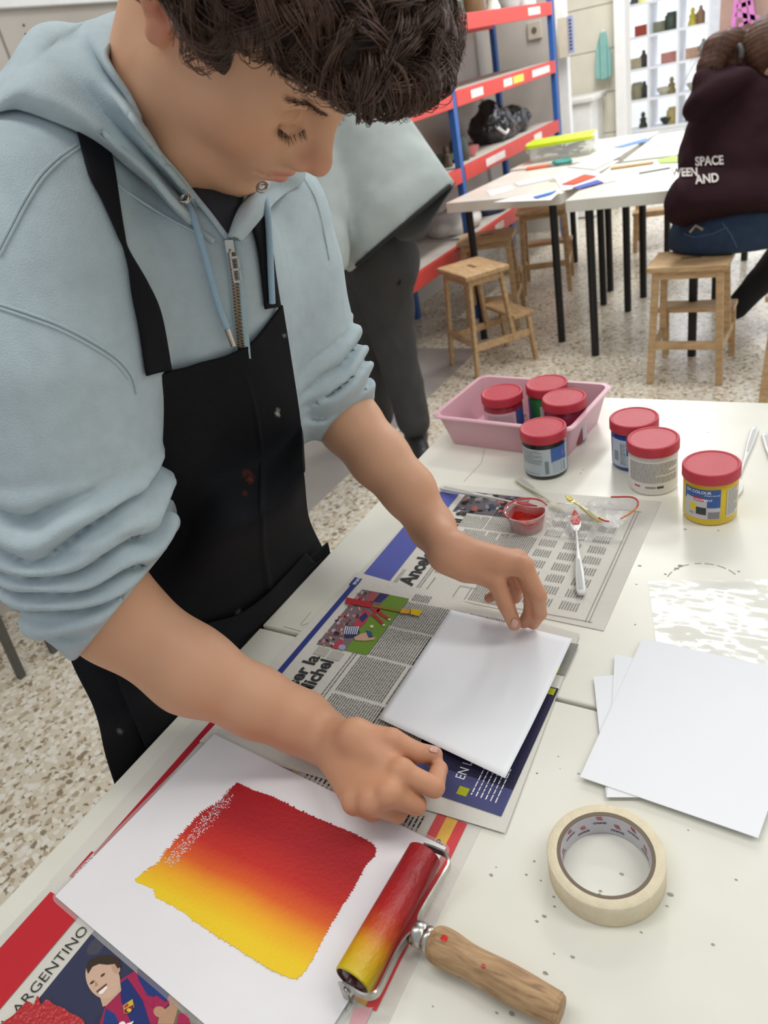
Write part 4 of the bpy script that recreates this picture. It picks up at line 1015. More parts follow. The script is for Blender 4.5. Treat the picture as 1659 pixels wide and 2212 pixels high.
# --- the print in its clear pouch
def clear_mat(name, tint='#f4f6f6', rough=.12, bump=.0, bs=40, alpha=.25):
    m, nt, b = new_mat(name); N = nt.nodes; L = nt.links; N.remove(b); out = [n for n in N if n.type == 'OUTPUT_MATERIAL'][0]
    tr = N.new('ShaderNodeBsdfTransparent'); tr.inputs[0].default_value = (.99, .99, .99, 1); gl = N.new('ShaderNodeBsdfGlossy'); gl.inputs['Roughness'].default_value = rough
    df = N.new('ShaderNodeBsdfDiffuse'); df.inputs[0].default_value = srgb(tint); fr = N.new('ShaderNodeLayerWeight'); fr.inputs['Blend'].default_value = .25
    ma = N.new('ShaderNodeMath'); ma.operation = 'MULTIPLY_ADD'; ma.inputs[1].default_value = .22; ma.inputs[2].default_value = .03; L.new(fr.outputs['Facing'], ma.inputs[0])
    m1 = N.new('ShaderNodeMixShader'); m1.inputs[0].default_value = alpha*.6; L.new(tr.outputs[0], m1.inputs[1]); L.new(df.outputs[0], m1.inputs[2])
    m2 = N.new('ShaderNodeMixShader'); L.new(ma.outputs[0], m2.inputs[0]); L.new(m1.outputs[0], m2.inputs[1]); L.new(gl.outputs[0], m2.inputs[2]); L.new(m2.outputs[0], out.inputs['Surface'])
    if bump:
        tc = N.new('ShaderNodeTexCoord'); n = N.new('ShaderNodeTexNoise'); n.inputs['Scale'].default_value = bs; n.inputs['Detail'].default_value = 4
        L.new(tc.outputs['Object'], n.inputs['Vector']); bp = N.new('ShaderNodeBump'); bp.inputs['Strength'].default_value = bump; bp.inputs['Distance'].default_value = .004
        L.new(n.outputs['Fac'], bp.inputs['Height'])
        for k in (gl, df): L.new(bp.outputs['Normal'], k.inputs['Normal'])
    return m
c0, c1, c2, c3 = Z(465, 1590), Z(965, 1835), np.array([-.2885, .122, .74]), Z(122, 1940)
ctr = (c0+c1+c2+c3)/4
def rounded(pts, r, n=6):
    out = []; m = len(pts)
    for i in range(m):
        p = np.array(pts[i]); a = np.array(pts[i-1])-p; b = np.array(pts[(i+1) % m])-p; a /= np.linalg.norm(a); b /= np.linalg.norm(b)
        for k in range(n+1):
            t = k/n; out.append((p+a*r*(1-t)**2+b*r*t**2))
    return out
pouch = MB(); q = [ctr+(c-ctr)*1.035 for c in (c0, c1, c2, c3)]; q = [np.array([a[0], a[1], .7422]) for a in q]
pouch.prism(rounded(q, .012), (0, 0, .0006)); o = pouch.build('clear_pouch', clear_mat('laminate_film', alpha=.22)); tag(o, 'clear plastic film with rounded corners lying under the painted print', 'plastic film')
pr = paper('printed_sheet', [c0, c1, c2, c3], .7432, mat('print_paper', '#e9e7ea', rough=.75, var=.015, scale=20, bump=.15, bscale=90), 'white sheet with a rolled square fading from red to yellow', 'paper', .0002)
def paint_mat(name, axis, lo, hi, ends=(0, .35, .6, .72, 1), cols=('#f0cb12', '#f2b40f', '#e2671a', '#cf2c1d', '#b00f1e'), rough=.5, bump=.3, bs=260, stretch=(1, 1, 1), wear=True):
    m, nt, b = new_mat(name); L = nt.links; N = nt.nodes; tc = N.new('ShaderNodeTexCoord')
    sx = N.new('ShaderNodeSeparateXYZ'); L.new(tc.outputs['Object'], sx.inputs[0])
    nz = N.new('ShaderNodeTexNoise'); nz.inputs['Scale'].default_value = 9; nz.inputs['Detail'].default_value = 6; L.new(tc.outputs['Object'], nz.inputs['Vector'])
    mr = N.new('ShaderNodeMapRange'); L.new(sx.outputs[axis], mr.inputs['Value']); mr.inputs['From Min'].default_value = lo; mr.inputs['From Max'].default_value = hi
    ad = N.new('ShaderNodeMath'); ad.operation = 'MULTIPLY_ADD'; L.new(nz.outputs['Fac'], ad.inputs[0]); ad.inputs[1].default_value = .10; L.new(mr.outputs[0], ad.inputs[2])
    sb = N.new('ShaderNodeMath'); sb.operation = 'SUBTRACT'; L.new(ad.outputs[0], sb.inputs[0]); sb.inputs[1].default_value = .05
    r = N.new('ShaderNodeValToRGB'); L.new(sb.outputs[0], r.inputs['Fac']); cr = r.color_ramp
    cr.elements[0].position = ends[0]; cr.elements[0].color = srgb(cols[0]); cr.elements[1].position = ends[-1]; cr.elements[1].color = srgb(cols[-1])
    for p, c in zip(ends[1:-1], cols[1:-1]): e = cr.elements.new(p); e.color = srgb(c)
    L.new(r.outputs['Color'], b.inputs['Base Color']); b.inputs['Roughness'].default_value = rough
    mp = N.new('ShaderNodeMapping'); L.new(tc.outputs['Object'], mp.inputs['Vector']); mp.inputs['Scale'].default_value = stretch
    n2 = N.new('ShaderNodeTexNoise'); n2.inputs['Scale'].default_value = bs; n2.inputs['Detail'].default_value = 4; L.new(mp.outputs[0], n2.inputs['Vector'])
    bp = N.new('ShaderNodeBump'); bp.inputs['Strength'].default_value = bump; bp.inputs['Distance'].default_value = .002; L.new(n2.outputs['Fac'], bp.inputs['Height']); L.new(bp.outputs['Normal'], b.inputs['Normal'])
    return m
# paint outline with dragged roller edges (photo coordinates laid on the sheet)
edge = [(512, 1690), (545, 1706), (590, 1722), (650, 1752), (720, 1782), (762, 1800), (806, 1826), (808, 1848), (790, 1868), (768, 1908), (735, 1962), (700, 2020), (672, 2075), (640, 2112), (600, 2100), (560, 2078), (500, 2040), (440, 2002), (385, 1962), (340, 1938), (332, 1920), (294, 1902), (320, 1880), (345, 1862), (362, 1838), (395, 1800), (430, 1762), (470, 1735), (492, 1712)]
dense = spline(np.array(edge+[edge[0]], float), 560)[:-1]; rr = np.random.RandomState(2)
w = np.array([Z(x, y, .7441) for x, y in dense]); cen = w.mean(0)
jit = np.where(np.arange(len(w)) % 2, 1, -.2)*rr.rand(len(w))*.0022; dirs = (w-cen)/np.linalg.norm(w-cen, axis=1)[:, None]
rag = np.where((np.arange(len(w)) > 420) & (np.arange(len(w)) < 555), 2.2, 1.0)
w2 = w+dirs*(jit*rag)[:, None]; w2[:, 2] = .7441
mb = MB(); nn = len(w2); cen[2] = .7441; mb.add([tuple(cen)]+[tuple(p) for p in w2]+[tuple(p-[0, 0, .0006]) for p in w2], [(0, 1+i, 1+(i+1) % nn) for i in range(nn)]+[(1+i, 1+nn+i, 1+nn+(i+1) % nn, 1+(i+1) % nn) for i in range(nn)])
o = mb.build('rolled_paint', paint_mat('red_yellow_blend', 1, .198, .338, ends=(.04, .18, .32, .46, .70), cols=('#efca10', '#efa80f', '#dd5a16', '#c5251a', '#a50d1b'), rough=.55), pr)
mb = MB(); rr = np.random.RandomState(7)                     # dry-roller fleck along the left edge
for k in range(520):
    t = rr.rand(); a = np.array([495, 1712.])*(1-t)+np.array([362, 1862.])*t; off = rr.rand()**1.3*26+1
    x, y = a+np.array([.55, .5])*(off-7)*1.1+rr.randn(2)*3; p = Z(x, y, .7444); s = .0003+.0006*rr.rand()
    mb.add([(p[0]-s, p[1], p[2]), (p[0], p[1]-s*.8, p[2]), (p[0]+s, p[1], p[2]), (p[0], p[1]+s*.8, p[2])], [(0, 1, 2, 3)])
mb.build('bare_paper_fleck', mat('print_paper', '#e9e7ea'), pr, recalc=False)['kind'] = 'stuff'
# --- the sheet being laid
def lift(u, v): return .010*max(0, u-.6)**1.5*3*v+.004*(1-u)*(1-v)*0+.0012*math.sin(v*3.1)*u
h0, h1, h2, h3 = Z(973, 1317, .748), Z(1236, 1380, .752), Z(1091, 1681, .758), Z(818, 1552, .748)
G = []
for i in range(25):
    u = i/24; r = []
    for j in range(25):
        v = j/24; p = (h0*(1-u)+h1*u)*(1-v)+(h3*(1-u)+h2*u)*v; p = p.copy(); p[2] += .003*math.sin(u*3.14)*math.sin(v*3.14)*-.6-.0035*math.sin(v*3.1416)*u; r.append(p)
    G.append(r)
mb = MB(); mb.grid(G); o = mb.build('paper_sheet', WHITE, smooth=True, recalc=False); o.modifiers.clear(); s = o.modifiers.new('t', 'SOLIDIFY'); s.thickness = .0005; s.offset = 0
tag(o, 'blank white sheet held between both hands of the boy', 'paper')
# --- stack of white sheets
grp = 'blank white sheets fanned at the right'
for k, (pts, lab) in enumerate((([(1282, 1462), (1670, 1430), (1760, 1640), (1310, 1722)], 'blank white sheet lowest of the fanned pile, left corner showing'),
                                ([(1328, 1414), (1700, 1480), (1650, 1722), (1311, 1722)], 'blank white sheet in the middle of the fanned pile'),
                                ([(1388, 1378), (1760, 1462), (1638, 1810), (1253, 1678)], 'blank white sheet on top of the fanned pile by the tape roll'))):
    paper('paper_sheet', [Z(*p, .7445+.001*k) for p in pts], .7445+.001*k, WHITE, lab, 'paper', .0001, .0007, grp)
# --- glossy plastic sleeve
G = []; a, b, c, d = Z(1400, 1256, .742), Z(1850, 1250, .742), Z(1950, 1600, .742), Z(1425, 1440, .742)
for i in range(120):
    u = i/119; r = []
    for j in range(120):
        v = j/119; p = (a*(1-u)+b*u)*(1-v)+(d*(1-u)+c*u)*v; q = p[None]*np.array([42, 60, 1]); h = .0012*vnoise(q*.6)[0]+.0004*vnoise(q*2.1)[0]; r.append((p[0], p[1], .7428+h*.75))
    G.append(r)
mb = MB(); mb.grid(G); o = mb.build('plastic_sleeve', clear_mat('crinkled_film', rough=.10, bump=.12, bs=45, alpha=.22), smooth=True, recalc=False); o.modifiers.clear()
tag(o, 'shiny crinkled clear plastic sleeve beyond the pile of blank sheets', 'plastic sleeve')
# ------------------------------------------------------------------ tape roll
TR, TC_, TI, TH = .0498, .0412, .0378, .0256
tc0 = np.array([-.1237, .3845, 0])
t = tag(empty('tape_roll', tuple(tc0+[0, 0, .7402])), 'cream masking tape roll lying on its side near the fanned white sheets', 'tape')
mb = MB(); mb.lathe([(TC_, 0), (TR-.0008, 0), (TR, .0008), (TR, TH-.0008), (TR-.0008, TH), (TC_, TH)], (0, 0, 0), 96, closed=True)
mb.build('tape', mat('masking_tape', '#dfd3b6', rough=.7, var=.05, scale=120, bump=.3, bscale=500), t, smooth=True)
mb = MB(); mb.lathe([(TI, .0002), (TC_, .0002), (TC_, TH-.0004), (TI, TH-.0004)], (0, 0, 0), 96, closed=True)
core = mb.build('cardboard_core', mat('core_board', '#776a5c', rough=.9, bump=.3), t, smooth=True)
mb = MB(); mb.lathe([(TI-.0004, .0006), (TI, .0006), (TI, TH-.0012), (TI-.0004, TH-.0012)], (0, 0, 0), 96, closed=True)
mb.build('core_lining', mat('core_paper', '#c9c6cb', rough=.6, var=.03), core, smooth=True)
def wrap_in(mb, V, F, ang, z0, r, shear=0):
    """letters on the inside of a ring, read from the centre"""
    w = (V[:, 0].max()+V[:, 0].min())/2; P = []
    for a, b, _ in V:
        th = ang-(a-w)/r; P.append((r*math.cos(th), r*math.sin(th), z0+b))
    mb.add(P, F)
V, F = text_verts('CHAXI', .0034, .00012, 0, 1.15); mk = MB(); mr_ = MB()
def swoosh(mb, ang, z0, r):
    for k in range(3):
        P = []; x0 = -.0030+k*.0017
        out = [(x0+.0022*s*s, .0052*(1-s)) for s in np.linspace(0, 1, 7)]+[(x0+.0022+.0016*0, 0)]
        inn = [(x0+.0011+.0020*s*s, .0052*(1-s)) for s in np.linspace(1, 0, 7)]
        for a, b in out+inn: th = ang-(-a)/r*-1; P.append((r*math.cos(th), r*math.sin(th), z0+b))
        mb.add(P, [tuple(range(len(P)))])
base_a = math.atan2(.38, -.12)                                # far side of the ring as seen
for k, (da, zz_) in enumerate(((-.84, .014), (-.42, .006), (0, .0145), (.42, .006), (.84, .014), (1.26, .006), (-1.26, .006))):
    a = base_a+.10-da*-1*-1
    wrap_in(mk, V, F, a, zz_-.0005, TI-.0008)
    if k != 1 or True: swoosh(mr_, a, zz_+.0045, TI-.0008)
mk.build('core_print', INK, core, recalc=False); mr_.build('core_logo', mat('logo_red', '#b8323c'), core, recalc=False)
# ------------------------------------------------------------------ jars
LIDM = mat('red_lid', '#b83040', rough=.5, var=.05, scale=60, bump=.12, bscale=150)
LAB = attr_mat('jar_label', rough=.45, spec=.4, var=.03)
RJ, HJ = .0386, .0836
def jar(x, y, z, face, body, label, parts, group='red lidded paint jars', clear=False, tilt=None):
    t = tag(empty('paint_jar', (x, y, z), face), label, 'jar', group)
    mb = MB(); r = RJ-.0022
    mb.lathe([(0, .001), (r-.004, 0), (r-.0012, .0015), (r, .005), (r, HJ-.024), (r-.002, HJ-.021), (r-.002, HJ-.006), (0, HJ-.006)], (0, 0, 0), 64)
    mb.build('body', body, t, smooth=True)
    mb = MB(); h = .0175
    mb.lathe([(RJ-.002, HJ-h), (RJ, HJ-h+.0012), (RJ, HJ-h+.003), (RJ, HJ-.003), (RJ-.0002, HJ-.0015), (RJ-.0012, HJ-.0003), (RJ-.0028, HJ), (RJ-.0042, HJ-.0006), (RJ-.0052, HJ-.0013), (RJ-.0062, HJ-.0014), (.02, HJ-.0014), (.006, HJ-.0014), (0, HJ-.0014)], (0, 0, 0), 72)
    lid = mb.build('lid', LIDM, t, smooth=True)
    mb = MB()
    for a0, a1, z0, z1, c in parts:
        mb.col = srgb(c); n = max(2, int(abs(a1-a0)/.08)); rr = r+.0004+.00004*len(mb.f)**.5
        A = [[(rr*math.cos(a), rr*math.sin(a), zz) for a in np.linspace(a0, a1, n)] for zz in (z0, z1)]; mb.grid(A)
    mb.build('label', LAB, t, recalc=False)
    return t, r
def jar_text(t, r, s, a0, z0, size, m, sx=1, bold=0, name='label_text'):
    V, F = text_verts(s, size, bold, 0, sx); mb = MB(); mb.add([((r+.0011)*math.cos(a0+a/r), (r+.0011)*math.sin(a0+a/r), z0+b) for a, b, _ in V], F); mb.build(name, m, t, recalc=False)
WHT = mat('logo_white', '#e9e9ee')
def fine_lines(t, r, a0, a1, z0, z1, pitch=.0022, h=.0009, m=None, seed=1, name='small_print'):
    mb = MB(); rs = random.Random(seed); zz = z1
    while zz > z0:
        a = a0
        ae = a1-(a1-a0)*.5*rs.random()*(rs.random() < .3)
        while a < ae:
            w = min((.0015+.004*rs.random())/r, ae-a); rr = r+.0010
            mb.add([(rr*math.cos(q), rr*math.sin(q), zv) for q, zv in ((a, zz), (a+w, zz), (a+w, zz+h), (a, zz+h))], [(0, 1, 2, 3)]); a += w+.0009/r
        zz -= pitch
    mb.build(name, m or GREYINK, t, recalc=False)['kind'] = 'stuff'
face = lambda x, y: math.atan2(-y, -x)                        # towards the photographer
def plastic(name, c, rough=.3): return mat(name, c, rough=rough, var=.04, scale=50, coat=.3)
x, y = -.1334, .982; f = face(x, y)
t, r = jar(x, y, .74, f, plastic('yellow_paint_jar', '#d9b810'), 'red lidded jar of yellow paint, nearest the camera', [(-1.05, .38, .012, .060, '#c4c2c6'), (-1.05, .38, .040, .060, '#345a9c'), (-.95, -.10, .026, .045, '#c4c2c6'), (-.10, .38, .031, .044, '#345a9c'), (-.62, -.22, .0405, .0475, '#b3243c'), (.62, 1.25, .014, .058, '#d5d2cd'), (-.75, -.50, .024, .036, '#dcc614'), (-.50, -.12, .019, .031, '#34383c'), (-.05, .36, .013, .024, '#8a8284')])
jar_text(t, r, 'EX COLOUR', -.92, .0535, .0062, WHT, 1.0, .0001); jar_text(t, r, 'LINOPRINT', -.60, .042, .0045, WHT, 1.1, .0001)
fine_lines(t, r, .66, 1.2, .016, .056, .0022, seed=3); fine_lines(t, r, -.2, .34, .0505, .0506, m=WHT, seed=9, name='white_small_print'); fine_lines(t, r, -.78, -.58, .016, .020, seed=5, name='corner_print')
x, y = -.2262, 1.047; f = face(x, y)
t, r = jar(x, y, .74, f, plastic('white_paint_jar', '#e4e2dc'), 'red lidded jar of white paint with the small printed back label', [(-1.2, 1.2, .008, .060, '#dcdad6'), (-.82, -.55, .0145, .0175, '#b8454d'), (.15, .42, .0135, .0175, '#4a4a4a'), (-.32, .1, .0140, .0170, '#8c8c88')])
fine_lines(t, r, -1.1, 1.1, .022, .056, .0023, .0010, seed=4)
x, y = -.2706, 1.115; f = face(x, y)
jt = jar(x, y, .74, f, plastic('blue_paint_jar', '#17408f'), 'red lidded jar of blue paint standing behind the white one', [(-1.2, .9, .008, .057, '#b9c6da'), (-.35, .9, .030, .057, '#3b66a8'), (-1.0, -.75, .018, .036, '#7e8f9c')])
fine_lines(jt[0], jt[1], -.65, -.38, .012, .05, seed=6)
x, y = -.4063, 1.0635; f = face(x, y)
t, r = jar(x, y, .74, f, plastic('black_paint_jar', '#15171a'), 'red lidded jar of black paint in front of the pink tray', [(-1.35, 1.25, .008, .058, '#b6c2ca'), (.25, 1.1, .032, .058, '#3c63a6'), (.3, .9, .012, .034, '#aab4bc'), (.72, .95, .012, .030, '#2f5588'), (-.05, .12, .012, .036, '#7d878c'), (.85, 1.05, .040, .050, '#b98a98')])
fine_lines(t, r, -1.2, -.15, .030, .054, .0026, seed=7); fine_lines(t, r, -1.15, -.3, .0105, .012, seed=8, name='barcode_print'); jar_text(t, r, 'TALC', .42, .048, .004, WHT) if False else None
# ------------------------------------------------------------------ pink tray and its jars
PINK = mat('pink_plastic', '#d3a5b0', rough=.4, var=.03, scale=9, coat=.1)
tcx, tcy, trz = -.4945, 1.197, math.radians(-6)
t = tag(empty('storage_tray', (tcx, tcy, .7402), trz), 'pink plastic tray holding three red lidded jars', 'tray')
def rrect(hx, hy, r, n=5):
    P = []
    for qx, qy, a0 in ((1, 1, 0), (-1, 1, 1), (-1, -1, 2), (1, -1, 3)):
        for k in range(n+1): a = (a0+k/n)*math.pi/2; P.append((qx*(hx-r)+r*math.cos(a), qy*(hy-r)+r*math.sin(a)))
    return P
HT = .066; rows = []
for hx, hy, r, z in ((.118, .078, .014, 0), (.133, .094, .018, HT-.004), (.139, .100, .020, HT-.004), (.1405, .1015, .021, HT-.002), (.139, .100, .020, HT), (.131, .092, .018, HT), (.130, .091, .017, HT-.003), (.115, .075, .013, .003)):
    rows.append([(a, b, z) for a, b in rrect(hx, hy, r)])
mb = MB(); mb.grid(rows, closed_u=True); mb.poly([(a, b, .0) for a, b in rrect(.118, .078, .014)][::-1]); mb.poly([(a, b, .003) for a, b in rrect(.115, .075, .013)])
mb.build('tray', PINK, t, smooth=True)
mb = MB()
for k in (-.03, 0, .03): mb.box((k, 0, .0045), (.006, .13, .003))
mb.build('floor_rib', PINK, t, bevel=.001)
for (px, py), bc, bn, lab, parts in (((1083, 845), '#8d1f2c', 'crimson_paint_jar', 'red lidded jar of crimson paint on the left inside the pink tray', [(-1.3, .62, .006, .054, '#cdb3bd'), (.66, 1.2, .006, .056, '#39589a')]),
                              ((1180, 825), '#1b6b32', 'green_paint_jar', 'red lidded jar of green paint at the back of the pink tray', [(-1.3, -.95, .01, .058, '#3d5f96'), (-.42, 1.2, .006, .050, '#c3cbc6')]),
                              ((1218, 856), '#7c1436', 'magenta_paint_jar', 'red lidded jar of magenta paint on the right inside the pink tray', [(-1.2, .45, .006, .044, '#3a5598'), (.85, 1.3, .006, .054, '#c6b4bd')])):
    p = Z(px, py, .744+HJ); jt = jar(p[0], p[1], .7435, face(p[0], p[1]), plastic(bn, bc), lab, parts)
    if py == 845: fine_lines(jt[0], jt[1], -.95, .45, .012, .048, .003, seed=2)
    if py == 825: fine_lines(jt[0], jt[1], -.35, .3, .012, .046, .003, seed=2)
# ------------------------------------------------------------------ brayer
rc0, rc1 = np.array([-.2712, .3255, .7645]), np.array([-.2765, .2035, .7645])
br = tag(empty('brayer', (-.27, .26, .7405)), 'ink roller with a wooden handle, drum coated red at one end, yellow at the other', 'roller')
O = np.array(br.location)
ax = (rc1-rc0)/np.linalg.norm(rc1-rc0); RR = .0160
def ax_lathe(prof, o, d, n=48):
    d = np.array(d, float); d /= np.linalg.norm(d); u = np.cross(d, [0, 0, 1.]); u /= np.linalg.norm(u); return dict(prof=prof, c=o, n=n, M=np.stack([u, np.cross(d, u), d], 1))
L = np.linalg.norm(rc1-rc0)
mb = MB(); mb.lathe(**ax_lathe([(RR-.0015, 0), (RR, .001)]+[(RR, L*k/20) for k in range(1, 20)]+[(RR, L-.001), (RR-.0012, L)], rc0-O, ax, 64))
mb.build('roller', paint_mat('roller_ink', 1, .203-.26, .325-.26, ends=(.0, .20, .32, .48, .75), cols=('#c9b312', '#cf9513', '#bd4a1c', '#a81c1c', '#93101b'), rough=.38, bump=.7, bs=190, stretch=(1, .45, 1)), br, smooth=True)
DKR = mat('dark_rubber_core', '#4b1f2a', rough=.35, var=.2, scale=80)
for o, d in ((rc1, ax), (rc0, -ax)):
    mb = MB(); mb.lathe(**ax_lathe([(RR-.0012, 0), (RR-.0035, -.0035), (RR-.006, -.001), (.0045, -.0005), (.004, .003), (0, .003)], o-O, d)); mb.build('roller_end', DKR, br, smooth=True)
FR = mat('galvanised_steel', '#b7b6b0', rough=.28, metal=1, var=.12, scale=120)
side = np.cross(ax, [0, 0, 1.]); side = side if side[0] > 0 else -side; side /= np.linalg.norm(side)
def q(a, s, z=0): return rc0+ax*a+side*s+np.array([0, 0, z])-O   # a along the roller, s towards the handle
fw = [q(-.005, -.003, .003), q(-.0055, .010, .004), q(-.0045, .021, .004), q(.002, .0265, .003), q(.012, .0255, .0), q(.040, .0225, -.004), q(.0525, .0225, -.005), q(.058, .027, -.005)]
fw2 = [q(.064, .027, -.005), q(.0695, .022, -.005), q(.085, .0205, -.004), q(L-.008, .0235, .0), q(L+.001, .0235, .003), q(L+.006, .017, .004), q(L+.0065, .006, .004), q(L+.006, -.004, .003)]
mb = MB()
for w in (fw, fw2):
    P = spline(w, 60); T = np.gradient(P, axis=0); T /= np.linalg.norm(T, axis=1)[:, None]; U_ = np.tile(np.array([0, 0, 1.]), (60, 1)); S_ = np.cross(T, U_); S_ /= np.linalg.norm(S_, axis=1)[:, None]
    ring = [[P[i]+S_[i]*a+U_[i]*b for a, b in ((-.0009, -.0042), (.0009, -.0042), (.0009, .0042), (-.0009, .0042))] for i in range(60)]
    mb.grid(ring, closed_u=True); mb.poly(ring[0][::-1]); mb.poly(ring[-1])
mb.build('frame', FR, br, smooth=True)
for a, s0 in ((-.0055, -.004), (L+.0062, -.005)):
    mb = MB(); mb.bar(q(a, s0, .003), q(a, s0-.001, -.0235), .0018, .007, up=side); mb.bar(q(a, s0, -.0225), q(a+(.008 if a > 0 else -.008), s0, -.0225), .007, .0016); mb.build('rest_foot', FR, br, bevel=.0004)
for a, d in ((-.0065, -1), (L+.0075, 1)):
    mb = MB(); mb.lathe(**ax_lathe([(.0035, 0), (.0035, .0015), (.0015, .0028), (0, .003)], q(a, 0, 0), ax*d, 12)); mb.build('rivet', FR, br, smooth=True)
hs, he = Z(903, 2017, .7575), Z(1214, 2186, .7565); hd = (he-hs)/np.linalg.norm(he-hs); HL = np.linalg.norm(he-hs)
mb = MB(); mb.lathe(**ax_lathe([(.004, -.004), (.0098, -.003), (.0105, -.001), (.0105, .005), (.0095, .006), (.0095, .0075), (.0105, .0085), (.0105, .0125), (.0095, .0135)], hs-O, hd, 32)); mb.build('ferrule', FR, br, smooth=True)
def wood_mat(name, c1, c2, c3, axis_scale, rough=.6):
    m, nt, b = new_mat(name); N = nt.nodes; Lk = nt.links; tc = N.new('ShaderNodeTexCoord'); mp = N.new('ShaderNodeMapping'); mp.inputs['Scale'].default_value = axis_scale; Lk.new(tc.outputs['Object'], mp.inputs['Vector'])
    n = N.new('ShaderNodeTexNoise'); n.inputs['Scale'].default_value = 1; n.inputs['Detail'].default_value = 8; n.inputs['Distortion'].default_value = .6; Lk.new(mp.outputs[0], n.inputs['Vector'])
    r = N.new('ShaderNodeValToRGB'); Lk.new(n.outputs['Fac'], r.inputs['Fac']); r.color_ramp.elements[0].position = .32; r.color_ramp.elements[0].color = srgb(c1); r.color_ramp.elements[1].position = .68; r.color_ramp.elements[1].color = srgb(c3); e = r.color_ramp.elements.new(.5); e.color = srgb(c2)
    Lk.new(r.outputs['Color'], b.inputs['Base Color']); b.inputs['Roughness'].default_value = rough
    bp = N.new('ShaderNodeBump'); bp.inputs['Strength'].default_value = .25; bp.inputs['Distance'].default_value = .001; Lk.new(n.outputs['Fac'], bp.inputs['Height']); Lk.new(bp.outputs['Normal'], b.inputs['Normal']); return m
mb = MB(); prof = [(0, .0128), (.0100, .0128), (.0128, .015), (.0148, .020), (.0153, .027), (.0146, .036), (.0134, .045), (.0130, .054), (.0134, .064), (.0140, .078), (.0138, .094), (.0130, .110), (.0124, .122), (.0120, HL-.004), (.0108, HL-.001), (.008, HL), (0, HL)]
pr_ = spline(prof[1:-1], 60); mb.lathe(**ax_lathe([prof[0]]+[tuple(p) for p in pr_]+[prof[-1]], hs-O, hd, 48))
h = mb.build('handle', wood_mat('worn_beech', '#8a6b4c', '#a88660', '#b99870', (40, 240, 240)), br, smooth=True)
h.data.materials[0].node_tree.nodes['Mapping'].inputs['Rotation'].default_value = (0, 0, -math.atan2(hd[1], hd[0]))
def on_handle(px, py, r, c, name='paint_spot'):
    a = Z(px, py, .771); s = (a-hs)@hd; rad = np.interp(s, [p[1] for p in prof[1:-1]], [p[0] for p in prof[1:-1]])
    sd = a-hs-hd*s; sd[2] = 0; o_ = np.linalg.norm(sd); 
    zt = math.sqrt(max(rad**2-min(o_, rad*.95)**2, 0)); cc = hs+hd*s+sd+np.array([0, 0, zt]); nrm = (sd+np.array([0, 0, zt])); nrm /= np.linalg.norm(nrm); M_ = frame(hd, nrm)
    mb = MB(); k = 12; V = [cc+nrm*.0007-O]+[cc+nrm*.0002+M_[:, 0]*r*(1+.3*math.sin(3*j))*math.cos(j*6.283/k)+M_[:, 1]*r*math.sin(j*6.283/k)-O for j in range(k)]
    mb.add(V, [(0, 1+j, 1+(j+1) % k) for j in range(k)]); mb.build(name, mat('spot'+c, c, rough=.3), h, smooth=True)
on_handle(960, 2029, .0030, '#c3251f'); on_handle(1044, 2086, .0018, '#a5352a')
# ------------------------------------------------------------------ cups and palette knives
t0 = Z(1140, 1142, .742); cup = tag(empty('plastic_cup', (t0[0]-.002, t0[1]+.004, .7415)), 'small clear plastic cup smeared with wet red paint', 'cup')
def film(name, **k):
    if name not in _mc: _mc[name] = clear_mat(name, **k)
    return _mc[name]
CL = film('clear_cup_plastic', rough=.08, alpha=.28, tint='#f6f4f4')
mb = MB(); mb.lathe([(0, 0), (.0235, 0), (.0245, .001), (.0300, .030), (.0330, .0315), (.0332, .0325), (.0322, .0325), (.0294, .0315), (.0240, .002), (0, .0012)], (0, 0, 0), 48); mb.build('cup_wall', CL, cup, smooth=True)
RED = attr_mat('wet_red_paint', rough=.25, spec=.6, bump=.8, bscale=250)
mb = MB(); mb.col = srgb('#c23028'); rows = []
for k in range(9):
    f_ = k/8; r_ = .0238+.0056*f_; rows.append([((r_-.0006)*math.cos(a), (r_-.0006)*math.sin(a), .0025+.028*f_*(.78+.22*math.sin(a*2.3+1)*math.sin(a*1.1))) for a in np.linspace(0, 6.2832, 49)[:-1]])
mb.grid(rows, closed_u=True); mb.poly([((.0226)*math.cos(a), .0226*math.sin(a), .0028) for a in np.linspace(0, 6.2832, 49)[:-1]])
for k in range(5): mb.col = srgb(['#c76a1e', '#b92a22', '#d2411f', '#a81e1e', '#cb8a24'][k]); mb.lathe([(0, .004), (.005, .0035), (.007, .002), (.0075, 0)], (.012*math.cos(k*1.3), .012*math.sin(k*1.3), .002), 12)
mb.build('red_paint', RED, cup, smooth=True)
mb = MB(); mb.col = srgb('#bb2f27'); mb.tube([(.0322*math.cos(a), .0322*math.sin(a), .0322) for a in np.linspace(.6, 4.2, 40)], .0016, 6); mb.build('painted_rim', RED, cup, smooth=True)
